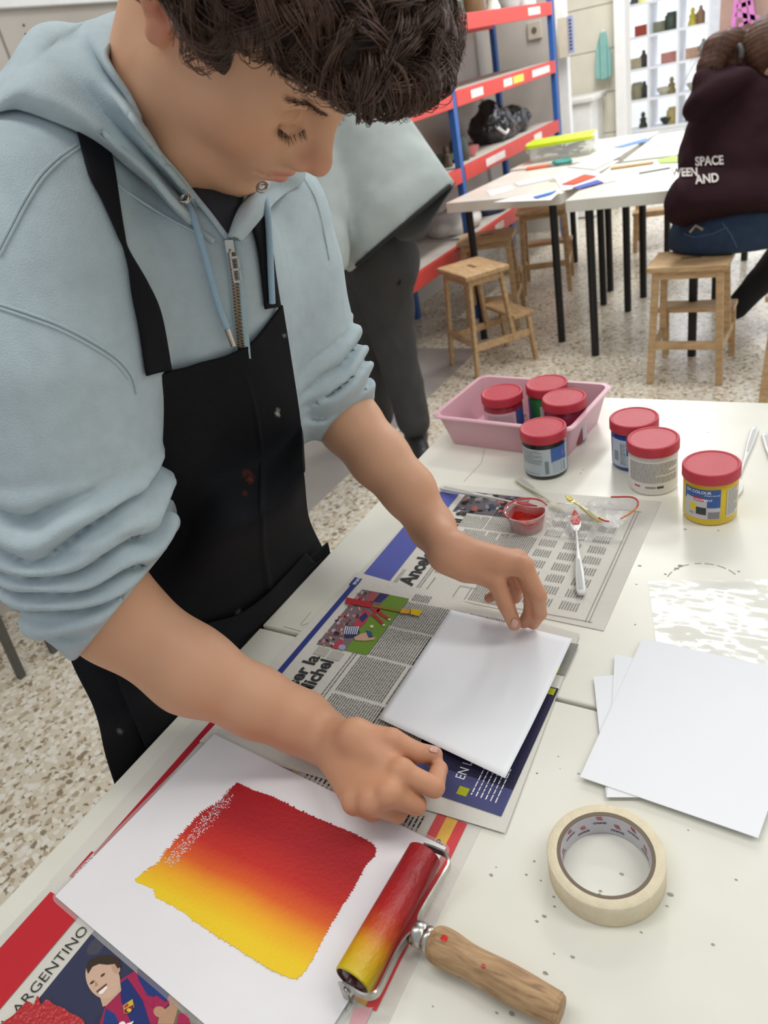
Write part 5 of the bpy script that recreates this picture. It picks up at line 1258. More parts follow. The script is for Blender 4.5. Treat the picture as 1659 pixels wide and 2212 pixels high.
# crumpled clear film and the second, squashed cup
G = []; a, b, c, d = Z(1180, 1085, .75), Z(1350, 1075, .75), Z(1345, 1165, .75), Z(1178, 1155, .75)
for i in range(110):
    u = i/109; r = []
    for j in range(80):
        v = j/79; p = (a*(1-u)+b*u)*(1-v)+(d*(1-u)+c*u)*v; n = p[None]; e = min(u, 1-u, v, 1-v)*6
        hgt = .004+abs(vnoise(n*np.array([75, 75, 1]))[0])*.014*min(1, e)+.003*vnoise(n*170)[0]
        r.append((p[0]+.003*vnoise(n*60+9)[0], p[1]+.003*vnoise(n*60+19)[0], .7425+max(hgt, 0)))
    G.append(r)
mb = MB(); mb.grid(G); o = mb.build('crumpled_film', film('crinkled_clear_film', rough=.07, alpha=.32, bump=.4, bs=150), recalc=False); tag(o, 'crumpled clear plastic film between the two small cups', 'plastic film')
t0 = Z(1318, 1128, .744); cup2 = tag(empty('plastic_cup', (t0[0]+.002, t0[1]+.006, .7445)), 'squashed clear plastic cup with an orange painted rim', 'cup')
mb = MB()
def sq(r, z, ph=0): return [((r*(1+.09*math.sin(2*a+ph)))*math.cos(a), r*(1+.06*math.sin(3*a))*math.sin(a), z+.004*math.sin(2*a+1)) for a in np.linspace(0, 6.2832, 49)[:-1]]
mb.grid([sq(.024, .005), sq(.028, .012), sq(.031, .018, .5), sq(.0335, .024, .8), sq(.0325, .0245, .8), sq(.030, .018, .5), sq(.023, .006)], closed_u=True); mb.poly(sq(.024, .005)[::-1]); mb.build('cup_wall', film('crinkled_cup', rough=.06, alpha=.3, bump=.5, bs=130), cup2, smooth=True)
for a0, a1, c in ((-.1, 1.9, '#b93424'), (-.9, -.1, '#cf7a2a'), (-1.9, -1.4, '#b9402f')):
    mb = MB(); mb.col = srgb(c); mb.tube([((.0335*(1+.09*math.sin(2*a+.8)))*math.cos(a), .0335*(1+.06*math.sin(3*a))*math.sin(a), .0245+.004*math.sin(2*a+1)) for a in np.linspace(a0, a1, 24)], .0014, 6); mb.build('painted_rim', RED, cup2, smooth=True)
WPL = mat('white_plastic', '#dcdcd8', rough=.3, var=.03, coat=.3)
def knife(hp_, tp, label, blade, tipc=None, z=.743, zt=None, width=.0125, paint=None, solid='#dcdcd8', grp='white plastic palette knives'):
    a = Z(*hp_, z); b = Z(*tp, zt or z); Lk = np.linalg.norm(b-a); d = (b-a)/Lk; M_ = frame(d, (0, 0, 1)); t = tag(empty('palette_knife', tuple(a)), label, 'palette knife', grp)
    pm = mat('plastic'+solid, solid, rough=.3, var=.03, coat=.3)
    P = lambda s, w, h=0: M_@np.array([s*Lk, w, h])
    w = width/2; out = [(0, -.5*w), (.015, -.9*w), (.06, -w), (.25, -.92*w), (.42, -.55*w), (.50, -.38*w), (.60, -.3*w)]
    pts = [P(s, q_) for s, q_ in out]+[P(s, -q_) for s, q_ in out[::-1]]
    mb = MB(); mb.prism(pts, M_[:, 2]*.005); mb.build('handle', pm, t, bevel=.0012, smooth=True)
    mb = MB(); inn = [(.05, .45), (.20, .45), (.38, .25)]; pts = [P(s, -w*q_, .0051) for s, q_ in inn]+[P(s, w*q_, .0051) for s, q_ in inn[::-1]]; mb.prism(pts, M_[:, 2]*.0004)
    mb.build('handle_recess', mat('recess_grey', '#b4b6b6', rough=.4), t)
    mb = MB(); mb.tube([P(.58, 0, .003), P(.68, 0, .003), P(.76, 0, .0025)], [w*.32, w*.28, w*.3], 8); mb.build('neck', pm, t, smooth=True)
    bl = [(.74, -.3*w), (.80, -.75*w), (.86, -.85*w), (.93, -.6*w), (1.0, -.05*w)]; pts = [P(s, q_*blade, .002) for s, q_ in bl]+[P(s, -q_*blade, .002) for s, q_ in bl[::-1]]
    mb = MB(); mb.prism(pts, M_[:, 2]*.0012); mb.build('blade', pm, t, bevel=.0003)
    if paint:
        bl = [(.82, -.5*w), (.88, -.82*w), (.94, -.6*w), (1.01, -.1*w)]; pts = [P(s, q_*blade, .0032) for s, q_ in bl]+[P(s, -q_*blade, .0032) for s, q_ in bl[::-1]]
        mb = MB(); mb.col = srgb(paint); mb.prism(pts, M_[:, 2]*.0016); mb.build('wet_paint', RED, t, bevel=.0004)
    return t
knife((1256, 1288), (1242, 1108), 'white palette knife with red paint on the tip, lying free on the far newspaper', 1.5, z=.7430, zt=.752, paint='#b9342a')
knife((952, 1056), (1160, 1098), 'white palette knife resting on the rim of the red paint cup', .9, z=.7435, zt=.776, paint='#b52f3a', width=.0105)
knife((1118, 1036), (1215, 1105), 'greenish white palette knife reaching under the crumpled film', 1.0, z=.7425, zt=.7465, solid='#cfd0b8', width=.012)
knife((1300, 1128), (1222, 1076), 'short palette knife with yellow paint on the crumpled film', 1.0, z=.757, zt=.765, paint='#c9b520', solid='#d7d08a', width=.011)
knife((1632, 926), (1580, 1085), 'white palette knife lying behind the yellow jar', 2.0, z=.7410, width=.012)
knife((1652, 940), (1690, 1080), 'white palette knife cut off by the right edge of the photo', 1.6, z=.7410, width=.012)
# ------------------------------------------------------------------ step stools
WD = wood_mat('pale_birch', '#b08f66', '#c3a278', '#cfb088', (14, 60, 60), .5)
def make_stool():
    t = empty('step_stool', (0, 0, 0))
    mb = MB(); mb.box((0, 0, .488), (.36, .275, .024)); mb.build('seat', WD, t, bevel=.005)
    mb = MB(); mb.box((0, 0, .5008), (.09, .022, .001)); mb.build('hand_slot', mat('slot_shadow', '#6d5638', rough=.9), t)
    def leg(a, b, w=.033, h=.022): mb = MB(); mb.bar(a, b, w, h, up=(0, 1, 0)); mb.build('leg', WD, t, bevel=.003)
    for s in (-1, 1):
        leg((s*.142, -.10, .478), (s*.165, -.135, 0)); leg((s*.142, .095, .478), (s*.158, .135, .13)); leg((s*.162, .235, .235), (s*.168, .262, 0))
        mb = MB(); mb.bar((s*.158, -.125, .150), (s*.164, .25, .150), .018, .034); mb.build('side_rail', WD, t, bevel=.002)
        mb = MB(); mb.bar((s*.142, -.10, .460), (s*.142, .095, .460), .018, .034); mb.build('side_rail', WD, t, bevel=.002)
    mb = MB(); mb.bar((-.15, -.122, .17), (.15, -.122, .17), .018, .034); mb.build('front_rail', WD, t, bevel=.002)
    mb = MB(); mb.bar((-.14, -.10, .460), (.14, -.10, .460), .018, .034); mb.build('front_rail', WD, t, bevel=.002)
    mb = MB(); mb.box((0, .195, .246), (.37, .13, .020)); mb.build('step', WD, t, bevel=.004)
    return t
st = make_stool(); gs = 'wooden step stools around the far tables'
for k, (x, y, a, lab) in enumerate(((-1.54, 3.29, -38, 'wooden step stool standing alone in front of the left far table'), (-1.72, 3.91, 15, 'wooden step stool half hidden behind the black table leg, nearest the shelving'),
                                    (-.545, 3.22, 0, 'wooden step stool the person in the maroon hoodie sits on'), (-.06, 2.80, -8, 'wooden step stool cut off at the right edge of the photo'),
                                    (-1.62, 4.55, 15, 'wooden step stool under the left far table'), (-1.15, 5.5, 190, 'wooden step stool behind the far tables'))):
    o = st if k == 0 else copy_tree(st); o.location = (x, y, 0); o.rotation_euler = (0, 0, math.radians(a)); tag(o, lab, 'stool', gs)
    if k in (0, 1): o.scale = (.84, .84, 1)
# grey chair legs at the left edge
ch = tag(empty('chair', (-2.02, .86, 0)), 'grey metal legged chair behind the boy, at the left edge', 'chair')
GM = mat('grey_metal', '#55524e', rough=.5)
for a, b in (((47, 1462), (-25, 1300)), ((118, 1408), (28, 1225))):
    p = Z(*a, 0); q2 = Z(*b, .30); d = (q2-p)/np.linalg.norm(q2-p); mb = MB(); mb.bar(p-[-2.02, .86, 0], p+d*.50-[-2.02, .86, 0], .022, .022, up=(0, 1, 0)); mb.build('leg', GM, ch, bevel=.002)
mb = MB(); p = Z(47, 1462, 0); q2 = Z(-25, 1300, .30); d = (q2-p)/np.linalg.norm(q2-p); e = p+d*.5-[-2.02, .86, 0]; mb.box(e+[-.16, .05, .01], (.40, .40, .02)); mb.build('seat', mat('chair_board', '#8d7d6a', rough=.6), ch, bevel=.006)
mb = MB(); 
for s in (-1, 1): mb.bar(e+[-.33, .05+s*.17, -.0], e+[-.36, .05+s*.18, -.46], .022, .022, up=(0, 1, 0))
mb.build('rear_leg', GM, ch)
# ------------------------------------------------------------------ far tables
work_table(-1.435, 3.93, .62, .74, 'far white table on the left, beside the shelving', rz=math.radians(-6), th=.05, legs=((-1, -1), (1, -1), (1, 1)), top=TOP)
T3 = work_table(-.79, 3.75, .60, .80, 'far white table in front of the person in the maroon hoodie', th=.05, legs=((-1, -1), (-1, 1), (1, 1), (1, -1)))
work_table(-1.41, 4.78, .62, .80, 'far white table in the back row with the green lidded box', rz=math.radians(-4), th=.05, legs=((-1, 1), (1, 1), (1, -1)))
work_table(-.76, 4.62, .60, .80, 'far white table in the back row behind the seated person', th=.05, legs=((-1, -1), (-1, 1), (1, 1)))
def far_paper(pts, label, c, z=.7415, cat='paper', g=None, bits=()):
    o = paper('drawing_sheet', [Z(*p, z) for p in pts], z, mat('sheet'+c, c, rough=.8, var=.02), label, cat, .0002, .001, g, n=6)
    if bits:
        mb = MB()
        for p, cc in bits: pxpoly(mb, p, z+.004, cc)
        mb.build('coloured_patch', PRINT, o, recalc=False)
    return o
far_paper([(1100, 428), (1215, 408), (1190, 432), (1065, 437)], 'sheet with blue paint at the front edge of the far table', '#e9ebef', bits=[(((1150, 425), (1205, 410), (1190, 420), (1160, 428)), '#3f74b8')])
far_paper([(1195, 380), (1290, 372), (1332, 390), (1215, 412)], 'sheet with a red and blue blend on the far table', '#e4dfe4', z=.743, bits=[(((1212, 398), (1262, 376), (1290, 380), (1240, 398)), '#d8583c'), (((1235, 405), (1290, 388), (1305, 393), (1250, 408)), '#5560b0')])
far_paper([(1110, 395), (1180, 378), (1200, 385), (1120, 402)], 'pale lilac sheet on the left far table', '#dcd5dc', z=.7425)
far_paper([(1050, 412), (1105, 400), (1112, 408), (1060, 425)], 'pale pink sheet near the left corner of the far table', '#e3d8d6', z=.7415)
far_paper([(1225, 360), (1330, 328), (1345, 335), (1285, 366)], 'stack of grey printed pages on the far table', '#cfccd0', z=.743)
far_paper([(1185, 392), (1225, 378), (1300, 378), (1325, 388)], 'olive green sheet under the red and blue blend', '#aab070', z=.7418)
far_paper([(1325, 318), (1395, 298), (1405, 303), (1345, 318)], 'blue sheet at the back of the far tables', '#6a8fd0', z=.7425)
far_paper([(1402, 306), (1450, 295), (1455, 308), (1415, 314)], 'pink sheet at the back of the far tables', '#e2c3c6', z=.7425)
far_paper([(1420, 345), (1460, 335), (1470, 350), (1425, 352)], 'bright green sheet by the elbow of the seated person', '#a9c86a', z=.7435)
p = Z(1318, 362, .745); mb = MB(); a_, b_ = Z(1320, 363, .745), Z(1412, 350, .745); mb.bar(a_-p, b_-p, .05, .006); o = mb.build('wooden_ruler', mat('ruler_wood', '#bb9656', rough=.5), bevel=.001); o.location = p; tag(o, 'wide wooden ruler on the far table', 'ruler')
a_, b_ = Z(1380, 374, .744), Z(1448, 362, .744); mb = MB(); mb.tube([(0, 0, 0), b_-a_], .004, 8); o = mb.build('pencil', mat('pencil_grey', '#8e9196', rough=.4), smooth=True); o.location = a_; tag(o, 'grey pencil on the far table by the seated person', 'pencil')
# scissors
p = Z(1195, 355, .744); sc = tag(empty('scissors', tuple(p), .4), 'teal handled scissors on the far table', 'scissors'); TL = mat('teal_plastic', '#2f8f86', rough=.4)
for s in (-1, 1):
    mb = MB(); mb.tube([(.05+.045*math.cos(a), s*.032+.024*math.sin(a), .006) for a in np.linspace(0, 6.28, 25)[:-1]], .008, 8, closed=True); mb.build('finger_loop', TL, sc, smooth=True)
    mb = MB(); mb.bar((0, s*.012, .004), (-.13, -s*.012, .004), .016, .002); mb.build('blade', METAL if 'METAL' in globals() else FR, sc)
# green lidded box
p = Z(1203, 345, .74); q2 = Z(1160, 338, .74); bx = tag(empty('storage_box', tuple(p+[.0, .10, 0.001]), math.radians(9)), 'clear plastic box with a lime green lid on the far table', 'box')
BW, BD, BH = .38, .24, .085; rows = [[(a, b, z) for a, b in rrect(hx, hy, .02)] for hx, hy, z in ((BW/2-.02, BD/2-.02, 0), (BW/2-.005, BD/2-.005, BH), (BW/2-.008, BD/2-.008, BH), (BW/2-.023, BD/2-.023, .003))]
mb = MB(); mb.grid(rows, closed_u=True); mb.poly([(a, b, 0) for a, b in rrect(BW/2-.02, BD/2-.02, .02)][::-1]); mb.build('box_body', film('clear_box_plastic', rough=.15, alpha=.35), bx, smooth=True)
LG = mat('lime_plastic', '#c2d91a', rough=.35); mb = MB(); mb.grid([[(a, b, z) for a, b in rrect(hx, hy, .022)] for hx, hy, z in ((BW/2, BD/2, BH-.005), (BW/2+.002, BD/2+.002, BH+.012), (BW/2-.006, BD/2-.006, BH+.016))], closed_u=True); mb.poly([(a, b, BH+.016) for a, b in rrect(BW/2-.006, BD/2-.006, .022)]); mb.build('lid', LG, bx, smooth=True)
for s in (-1, 1): mb = MB(); mb.box((s*(BW/2+.004), 0, BH-.012), (.010, .10, .05)); mb.build('clip', mat('white_gloss', '#f1f2f2'), bx, bevel=.003)
mb = MB(); rs = random.Random(3)
for k in range(26): mb.bar((rs.uniform(-.14, .14), rs.uniform(-.07, .07), .01+rs.random()*.05), (rs.uniform(-.14, .14), rs.uniform(-.07, .07), .01+rs.random()*.05), .008, .008)
o = mb.build('stored_pens', mat('dark_tools', '#5a5d55', rough=.6, var=.4, scale=30), bx); o['kind'] = 'stuff'
p = Z(1160, 362, .745); mb = MB(); mb.box((0, 0, .006), (.12, .06, .012), .2); o = mb.build('sponge', mat('orange_sponge', '#d06a4a', rough=.9), bevel=.004); o.location = p+[0, 0, -.004]; tag(o, 'flat orange red block left of the scissors', 'eraser')
# ------------------------------------------------------------------ shelving
BLU = mat('blue_steel', '#2f5fa8', rough=.4, var=.06); RDS = mat('red_steel', '#cf4038', rough=.42, var=.06)
sh = tag(empty('shelving_unit', (-1.90, 4.85, 0)), 'tall shelving with blue posts and red beams against the left wall', 'shelving')
def post(x, y): mb = MB(); mb.box((x+1.90, y-4.85, 1.1), (.035, .045, 2.2)); mb.build('post', BLU, sh, bevel=.003)
for y in (4.03, 5.72, 2.9):
    for x in (-1.885, -2.30): post(x, y)
mb = MB()
LEVELS = (.425, .80, 1.165, 1.50, 1.95); CH_ = mat('grey_chipboard', '#b9b3ab', rough=.85, var=.06)
for z in LEVELS:
    for y0, y1 in ((4.055, 5.70), (2.93, 4.005)):
        mb = MB(); mb.box((.02, (y0+y1)/2-4.85, z), (.03, y1-y0, .075)); b1 = mb.build('beam', RDS, sh, bevel=.003)
        mb = MB(); mb.box((-.40, (y0+y1)/2-4.85, z), (.03, y1-y0, .075)); mb.build('beam', RDS, sh, bevel=.003)
        mb = MB(); mb.box((-.19, (y0+y1)/2-4.85, z+.03), (.40, y1-y0, .012)); mb.build('shelf_board', CH_, sh)
STK = mat('white_sticker', '#e9dcd8', rough=.7); YST = mat('yellow_sticker', '#e0cf5a', rough=.7)
for y, z, w, m in ((5.35, 1.50, .22, STK), (4.33, 1.165, .17, STK), (4.80, 1.165, .14, STK), (4.98, 1.165, .18, YST), (5.40, 1.165, .34, STK), (4.50, .80, .3, STK), (5.25, .80, .15, STK), (4.45, .425, .14, STK)):
    mb = MB(); mb.box((.0360, y-4.85, z), (.001, w, .04)); mb.build('sticker', m, sh)
# things on the shelves
def blobmesh(name, fn, lo, hi, h, m, label, cat, group=None, origin=None):
    V_, Q_ = mesh_sdf(fn, lo, hi, h); origin = np.array(origin if origin is not None else (np.array(lo)+np.array(hi))/2)
    o = np_mesh(name, V_-origin, Q_, m); o.location = origin; return tag(o, label, cat, group)
BAG = mat('black_polythene', '#17181b', rough=.22, var=.2, scale=20, coat=.3)
def bagf(p):
    d = smin(ell(p, (-2.08, 5.02, .915), (.13, .20, .105)), ell(p, (-2.08, 5.30, .90), (.12, .18, .085)), .05); d = smin(d, ell(p, (-2.06, 4.92, 1.0), (.06, .07, .06)), .04)
    return smax((d-.030*np.abs(vnoise(p*13))-.012*np.abs(vnoise(p*34)))*.6, .842-p[:, 2], .005)
blobmesh('rubbish_bag', bagf, (-2.27, 4.70, .80), (-1.88, 5.55, 1.12), .011, BAG, 'shiny black rubbish bag lying on the lower shelf', 'bag')
V_ = [(-1.955, 4.80, .93), (-1.95, 4.86, .90), (-1.945, 4.90, .885), (-1.94, 4.93, .90)]; mb = MB(); c0_ = np.array(V_[0]); mb.tube([np.array(v)-c0_ for v in spline(V_, 14)], .009, 7); o = mb.build('bag_tie', mat('white_cord', '#d6d8dc'), smooth=True); o.location = c0_; tag(o, 'white tie hanging on the black rubbish bag', 'cord')
rs = random.Random(8)
def small(kind, y, x, z, sc, c, label, cat, grp):
    mb = MB()
    if kind == 'jar': mb.lathe([(0, 0), (.4, 0), (.42, .06), (.42, .8), (.3, .9), (.3, 1), (0, 1)], (0, 0, 0), 20)
    elif kind == 'bottle': mb.lathe([(0, 0), (.26, 0), (.28, .05), (.28, .6), (.12, .78), (.10, 1), (0, 1)], (0, 0, 0), 18)
    elif kind == 'box': mb.box((0, 0, .35), (1, .7, .7), rs.random())
    elif kind == 'cone': mb.lathe([(0, 0), (.35, 0), (.33, .05), (.04, 1), (0, 1)], (0, 0, 0), 4)
    elif kind == 'bowl': mb.lathe([(0, .0), (.3, .0), (.55, .3), (.6, .5), (.54, .48), (.28, .06), (0, .05)], (0, 0, 0), 20)
    elif kind == 'figure': mb.lathe([(0, 0), (.28, 0), (.30, .1), (.20, .35), (.24, .55), (.10, .66), (.16, .8), (.10, .95), (0, 1)], (0, 0, 0), 14)
    mb.v = [(a*sc, b*sc, d*sc) for a, b, d in mb.v]
    o = mb.build({'jar': 'glass_jar', 'bottle': 'bottle', 'box': 'small_box', 'cone': 'paper_cone', 'bowl': 'bowl', 'figure': 'clay_figure'}[kind], mat('ware'+c, c, rough=.5, var=.15), smooth=kind != 'box'); o.location = (x, y, z); return tag(o, label, cat, grp)
z3_ = 1.165+.0365; z2_ = .80+.0365; z4_ = 1.50+.0365
small('cone', 4.22, -2.02, z3_, .115, '#b98a3a', 'small ochre paper cone on the middle shelf', 'ornament', None)
small('figure', 3.88, -1.98, z3_, .07, '#d9c33a', 'small yellow lump on the middle shelf left of the blue post', 'ornament', None)
small('bowl', 4.42, -2.0, z2_, .11, '#c47878', 'pink bowl on the lower shelf left of the black bag', 'bowl', None)
for k, (y, c, kd, lab) in enumerate(((4.30, '#33382f', 'jar', 'dark jar on the lower shelf right of the blue post'), (4.18, '#4e6650', 'bowl', 'green bowl on the lower shelf right of the blue post'), (4.12, '#5a4a3c', 'figure', 'brown clay figure close behind the blue post'),
                         (3.93, '#8f7d5e', 'figure', 'ochre clay figure on the lower shelf left of the blue post'), (3.86, '#5f7a62', 'bowl', 'dull green bowl on the lower shelf left of the blue post'), (3.78, '#a08a70', 'jar', 'tan jar on the lower shelf furthest left'))):
    small(kd, y, -2.0-.05*(k % 2), z2_, .13-.01*k, c, lab, 'pottery', None)
tops = [('#c9c6bd', 'bottle', 'pale bottle'), ('#8b8f86', 'jar', 'grey green jar'), ('#3f4a2f', 'bottle', 'dark green bottle'), ('#d8c9a8', 'figure', 'cream clay figure'), ('#6d5235', 'jar', 'brown jar'), ('#b9a27c', 'bottle', 'amber bottle'), ('#e0dfda', 'figure', 'white clay figure'), ('#8a6f57', 'figure', 'brown clay figure'), ('#cfd3d6', 'bowl', 'pale bowl'), ('#4a5f9a', 'jar', 'blue jar'), ('#e3e2dd', 'bottle', 'white bottle')]
for k, (c, kd, nm) in enumerate(tops):
    small(kd, 4.12+k*.145, -1.99-.06*(k % 2), z4_, .22 if kd == 'bottle' else .15, c, nm+' on the upper shelf, '+['first', 'second', 'third', 'fourth', 'fifth', 'sixth', 'seventh', 'eighth', 'ninth', 'tenth', 'last'][k]+' from the blue post', 'ware', None)
p = XP(1160, 70, -2.395) if False else None
sk = tag(empty('wall_socket', (-2.12, 6.062, 1.40)), 'beige wall socket behind the shelving at the right', 'socket')
mb = MB(); mb.box((0, 0, 0), (.10, .02, .11)); mb.build('socket_plate', mat('beige_plastic', '#c9c1b0', rough=.5), sk, bevel=.004)
mb = MB(); mb.lathe([(0, 0), (.02, 0)], (0, -.0125, 0), 16, M=[[1, 0, 0], [0, 0, 1], [0, 1, 0]]); mb.build('socket_hole', mat('dark_hole', '#3c352f'), sk)
# low shelf clutter: bottles standing on the floor behind the person, white bags
for k, (px, py, c, nm) in enumerate(((858, 600, '#7d8fc0', 'bluish'), (872, 585, '#9fb9bd', 'pale teal'), (884, 590, '#b9c6c0', 'clear'), (893, 570, '#5fa6a0', 'turquoise'), (862, 560, '#c9cbd0', 'white'))):
    p = Z(px, py+20, 0.02); o = small('bottle', p[1], p[0], .001, .20, c, nm+' bottle in the row on the floor behind the standing person', 'bottle', 'bottles on the floor under the shelving')
    mb = MB(); mb.lathe([(0, .2), (.026, .2), (.026, .222), (0, .222)], (0, 0, 0), 12); mb.build('cap', mat('cap'+str(k), ['#4a50b8', '#c0508a', '#c9394a', '#3a8f9a', '#4a50b8'][k]), o, smooth=True)
blobmesh('cloth_bundle', lambda p: smax((ell(p, (-2.08, 4.28, .50), (.14, .22, .08))-.025*np.abs(vnoise(p*14)))*.7, .462-p[:, 2], .004), (-2.28, 3.95, .44), (-1.88, 4.62, .62), .012, mat('white_cloth', '#dcdad6', rough=.9), 'white cloth bundle on the bottom shelf seen under the far table', 'cloth')
blobmesh('cloth_bundle', lambda p: smax((ell(p, (-2.02, 4.70, .49), (.10, .12, .06))-.02*np.abs(vnoise(p*14)))*.7, .462-p[:, 2], .004), (-2.2, 4.50, .44), (-1.88, 4.88, .60), .012, mat('navy_cloth', '#39456b', rough=.9), 'navy cloth bundle on the bottom shelf beside the white one', 'cloth')
# ------------------------------------------------------------------ doorway furniture
p0 = YP(1303, 68, 6.80); p1 = YP(1306, 172, 6.80)
def towf(p):
    zt, zb = p0[2], p1[2]; t_ = np.clip((p[:, 2]-zb)/(zt-zb), 0, 1); cx = p0[0]*t_+p1[0]*(1-t_); hw = .018+.058*np.sin(np.clip((1-t_)*1.9, 0, 1.57))*(1-.25*(1-t_))
    d = np.maximum(np.abs(p[:, 0]-cx-.008*vnoise(p*18))-hw, np.abs(p[:, 1]-6.78-.012*np.sin(p[:, 0]*110))-.012); return smax(d, np.maximum(p[:, 2]-zt, zb-p[:, 2]+.25*np.abs(p[:, 0]-cx)), .006)*.7
tw = blobmesh('towel', towf, (p1[0]-.16, 6.72, p1[2]-.04), (p1[0]+.18, 6.84, p0[2]+.02), .006, mat('teal_towelling', '#8fc0bb', rough=.95, bump=.5), 'pale teal towel hanging on the cream block wall', 'towel')
hk = MB(); hk.lathe([(0, 0), (.012, 0), (.012, .03), (0, .03)], (0, 0, 0), 12, M=[[1, 0, 0], [0, 0, -1], [0, 1, 0]]); o = hk.build('hook', mat('white_gloss', '#f1f2f2'), smooth=True); o.location = p0+[0, .02, .0]; tag(o, 'white hook the teal towel hangs from', 'hook')
sg = tag(empty('wall_sign', tuple(YP(1222, 62, 5.93))), 'cream and blue lettered board fixed to the white door post', 'sign')
mb = MB(); mb.box((-.02, 0, -.05), (.07, .015, .24)); mb.build('board', mat('cream_board', '#cfc7b4', rough=.7), sg, bevel=.002); mb = MB(); mb.box((.035, -.002, -.04), (.035, .02, .22)); s2_ = mb.build('blue_strip', mat('pale_blue_board', '#9aa4c8', rough=.7), sg)
mb = MB()
for k in range(9): mb.box((.035, -.0135, .045-k*.021), (.018, .001, .010))
mb.build('lettering', INK, s2_)
b0 = YP(1240, 240, 6.45); mb = MB(); mb.box((0, 0, -.42), (.30, .34, .84)); cbn = mb.build('cabinet', mat('white_gloss', '#f1f2f2'), bevel=.006); cbn.location = YP(1262, 222, 6.5)+[-.08, .1, 0]; tag(cbn, 'white box cabinet beside the cream block wall', 'cabinet')
mb = MB(); mb.box((0, 0, .022), (.36, .40, .045)); o = mb.build('folded_cloth', mat('white_cloth', '#dcdad6'), bevel=.012, smooth=True); o.location = np.array(cbn.location)+[0, 0, .001]; tag(o, 'white slab lying on the box cabinet', 'cloth')
mb = MB(); mb.box((0, 0, .015), (.10, .12, .03)); o = mb.build('sponge', mat('pink_sponge', '#c77aa0', rough=.9), bevel=.006); o.location = np.array(cbn.location)+[-.08, -.1, .047]; tag(o, 'pink sponge on the white slab', 'sponge')
# ------------------------------------------------------------------ white grid shelving in the bright room
GY = 8.5; gx0, gx1 = YP(1350, 150, GY)[0], YP(1538, 60, GY)[0]; gz0 = .38
cell = (gx1-gx0)/3
gsh = tag(empty('grid_shelving', (gx0, GY, 0)), 'white open grid shelving with small pottery in the bright back room', 'shelving'); WG = mat('white_laminate', '#eceef4', rough=.5, var=.02)
def zrow(k): return gz0+k*.262
for k in range(5): mb = MB(); mb.box((1.5*cell, 0, zrow(k)), (3*cell+.03, .36, .022)); mb.build('shelf_board', WG, gsh)
for k in range(4): mb = MB(); mb.box((k*cell, 0, (zrow(0)+zrow(4))/2), (.024, .358, zrow(4)-zrow(0))); mb.build('upright', WG, gsh)
mb = MB(); mb.box((1.5*cell, 0, .19), (3*cell, .34, .38)); mb.build('plinth', WG, gsh)
items = [(0, 3, '#a8402c', 'box', .7), (1, 3, '#8f8f78', 'box', .3), (1, 3, '#3d4a3c', 'jar', .75), (2, 3, '#c3b53f', 'figure', .35), (2, 3, '#8a6b4a', 'bottle', .7), (0, 2, '#b5a88c', 'box', .45), (0, 2, '#3a2f2c', 'bottle', .8), (1, 2, '#c88a80', 'box', .65), (2, 2, '#b8967c', 'box', .4), (2, 2, '#8c9096', 'bottle', .85), (0, 1, '#a9a38c', 'figure', .3), (0, 1, '#8f8a70', 'jar', .5), (0, 1, '#2d2b28', 'bottle', .82), (1, 1, '#c3bda6', 'bowl', .45), (1, 1, '#8a7a4c', 'figure', .78), (2, 1, '#b3ac98', 'bowl', .5), (0, 0, '#2f3c30', 'figure', .75), (1, 0, '#333a33', 'bowl', .6), (1, 0, '#a89760', 'jar', .85), (2, 0, '#4b4f48', 'jar', .4), (0, 4, '#35363c', 'figure', .4), (0, 4, '#d8d27a', 'bottle', .75), (1, 4, '#9a9ea4', 'figure', .1), (1, 4, '#a33f35', 'bowl', .6), (2, 4, '#b9b4a8', 'jar', .3)]
cn = ['left', 'middle', 'right']; rn_ = ['bottom', 'lower', 'central', 'upper', 'very top']
cnames = {'#a8402c': 'rust red', '#8f8f78': 'grey green', '#3d4a3c': 'dark green', '#c3b53f': 'yellow', '#8a6b4a': 'tan', '#b5a88c': 'beige', '#3a2f2c': 'dark brown', '#c88a80': 'pink', '#b8967c': 'brown', '#8c9096': 'grey', '#a9a38c': 'sand coloured', '#8f8a70': 'olive', '#2d2b28': 'black', '#c3bda6': 'cream', '#8a7a4c': 'ochre', '#b3ac98': 'light beige', '#2f3c30': 'blackish green', '#333a33': 'very dark', '#a89760': 'mustard', '#4b4f48': 'charcoal', '#35363c': 'black', '#d8d27a': 'pale yellow', '#9a9ea4': 'silver grey', '#a33f35': 'red', '#b9b4a8': 'off white'}
kn = {'box': 'block', 'jar': 'jar', 'figure': 'clay piece', 'bottle': 'tall piece', 'bowl': 'bowl'}
for cx_, rz_, c, kd, u in items:
    small(kd, GY-.05, gx0+(cx_+.12+.76*u)*cell, zrow(rz_)+.0115, .12 if kd in ('box', 'bowl') else .14, c, f'{cnames[c]} {kn[kd]} in the {rn_[rz_]} row, {cn[cx_]} column of the white grid shelving', 'pottery', 'pottery in the white grid shelving')
for k in range(4):
    q_ = YP(1352, 28+k*62, 8.42); mb = MB(); mb.box((0, 0, 0), (.03, .03, .05)); o = mb.build('hinge', mat('dark_bronze', '#4c4a40', rough=.5)); o.location = q_+[-.02, -.1, 0]; tag(o, ['topmost', 'second', 'third', 'lowest'][k]+' dark hinge on the frame left of the grid shelving', 'hinge', 'dark hinges by the grid shelving')
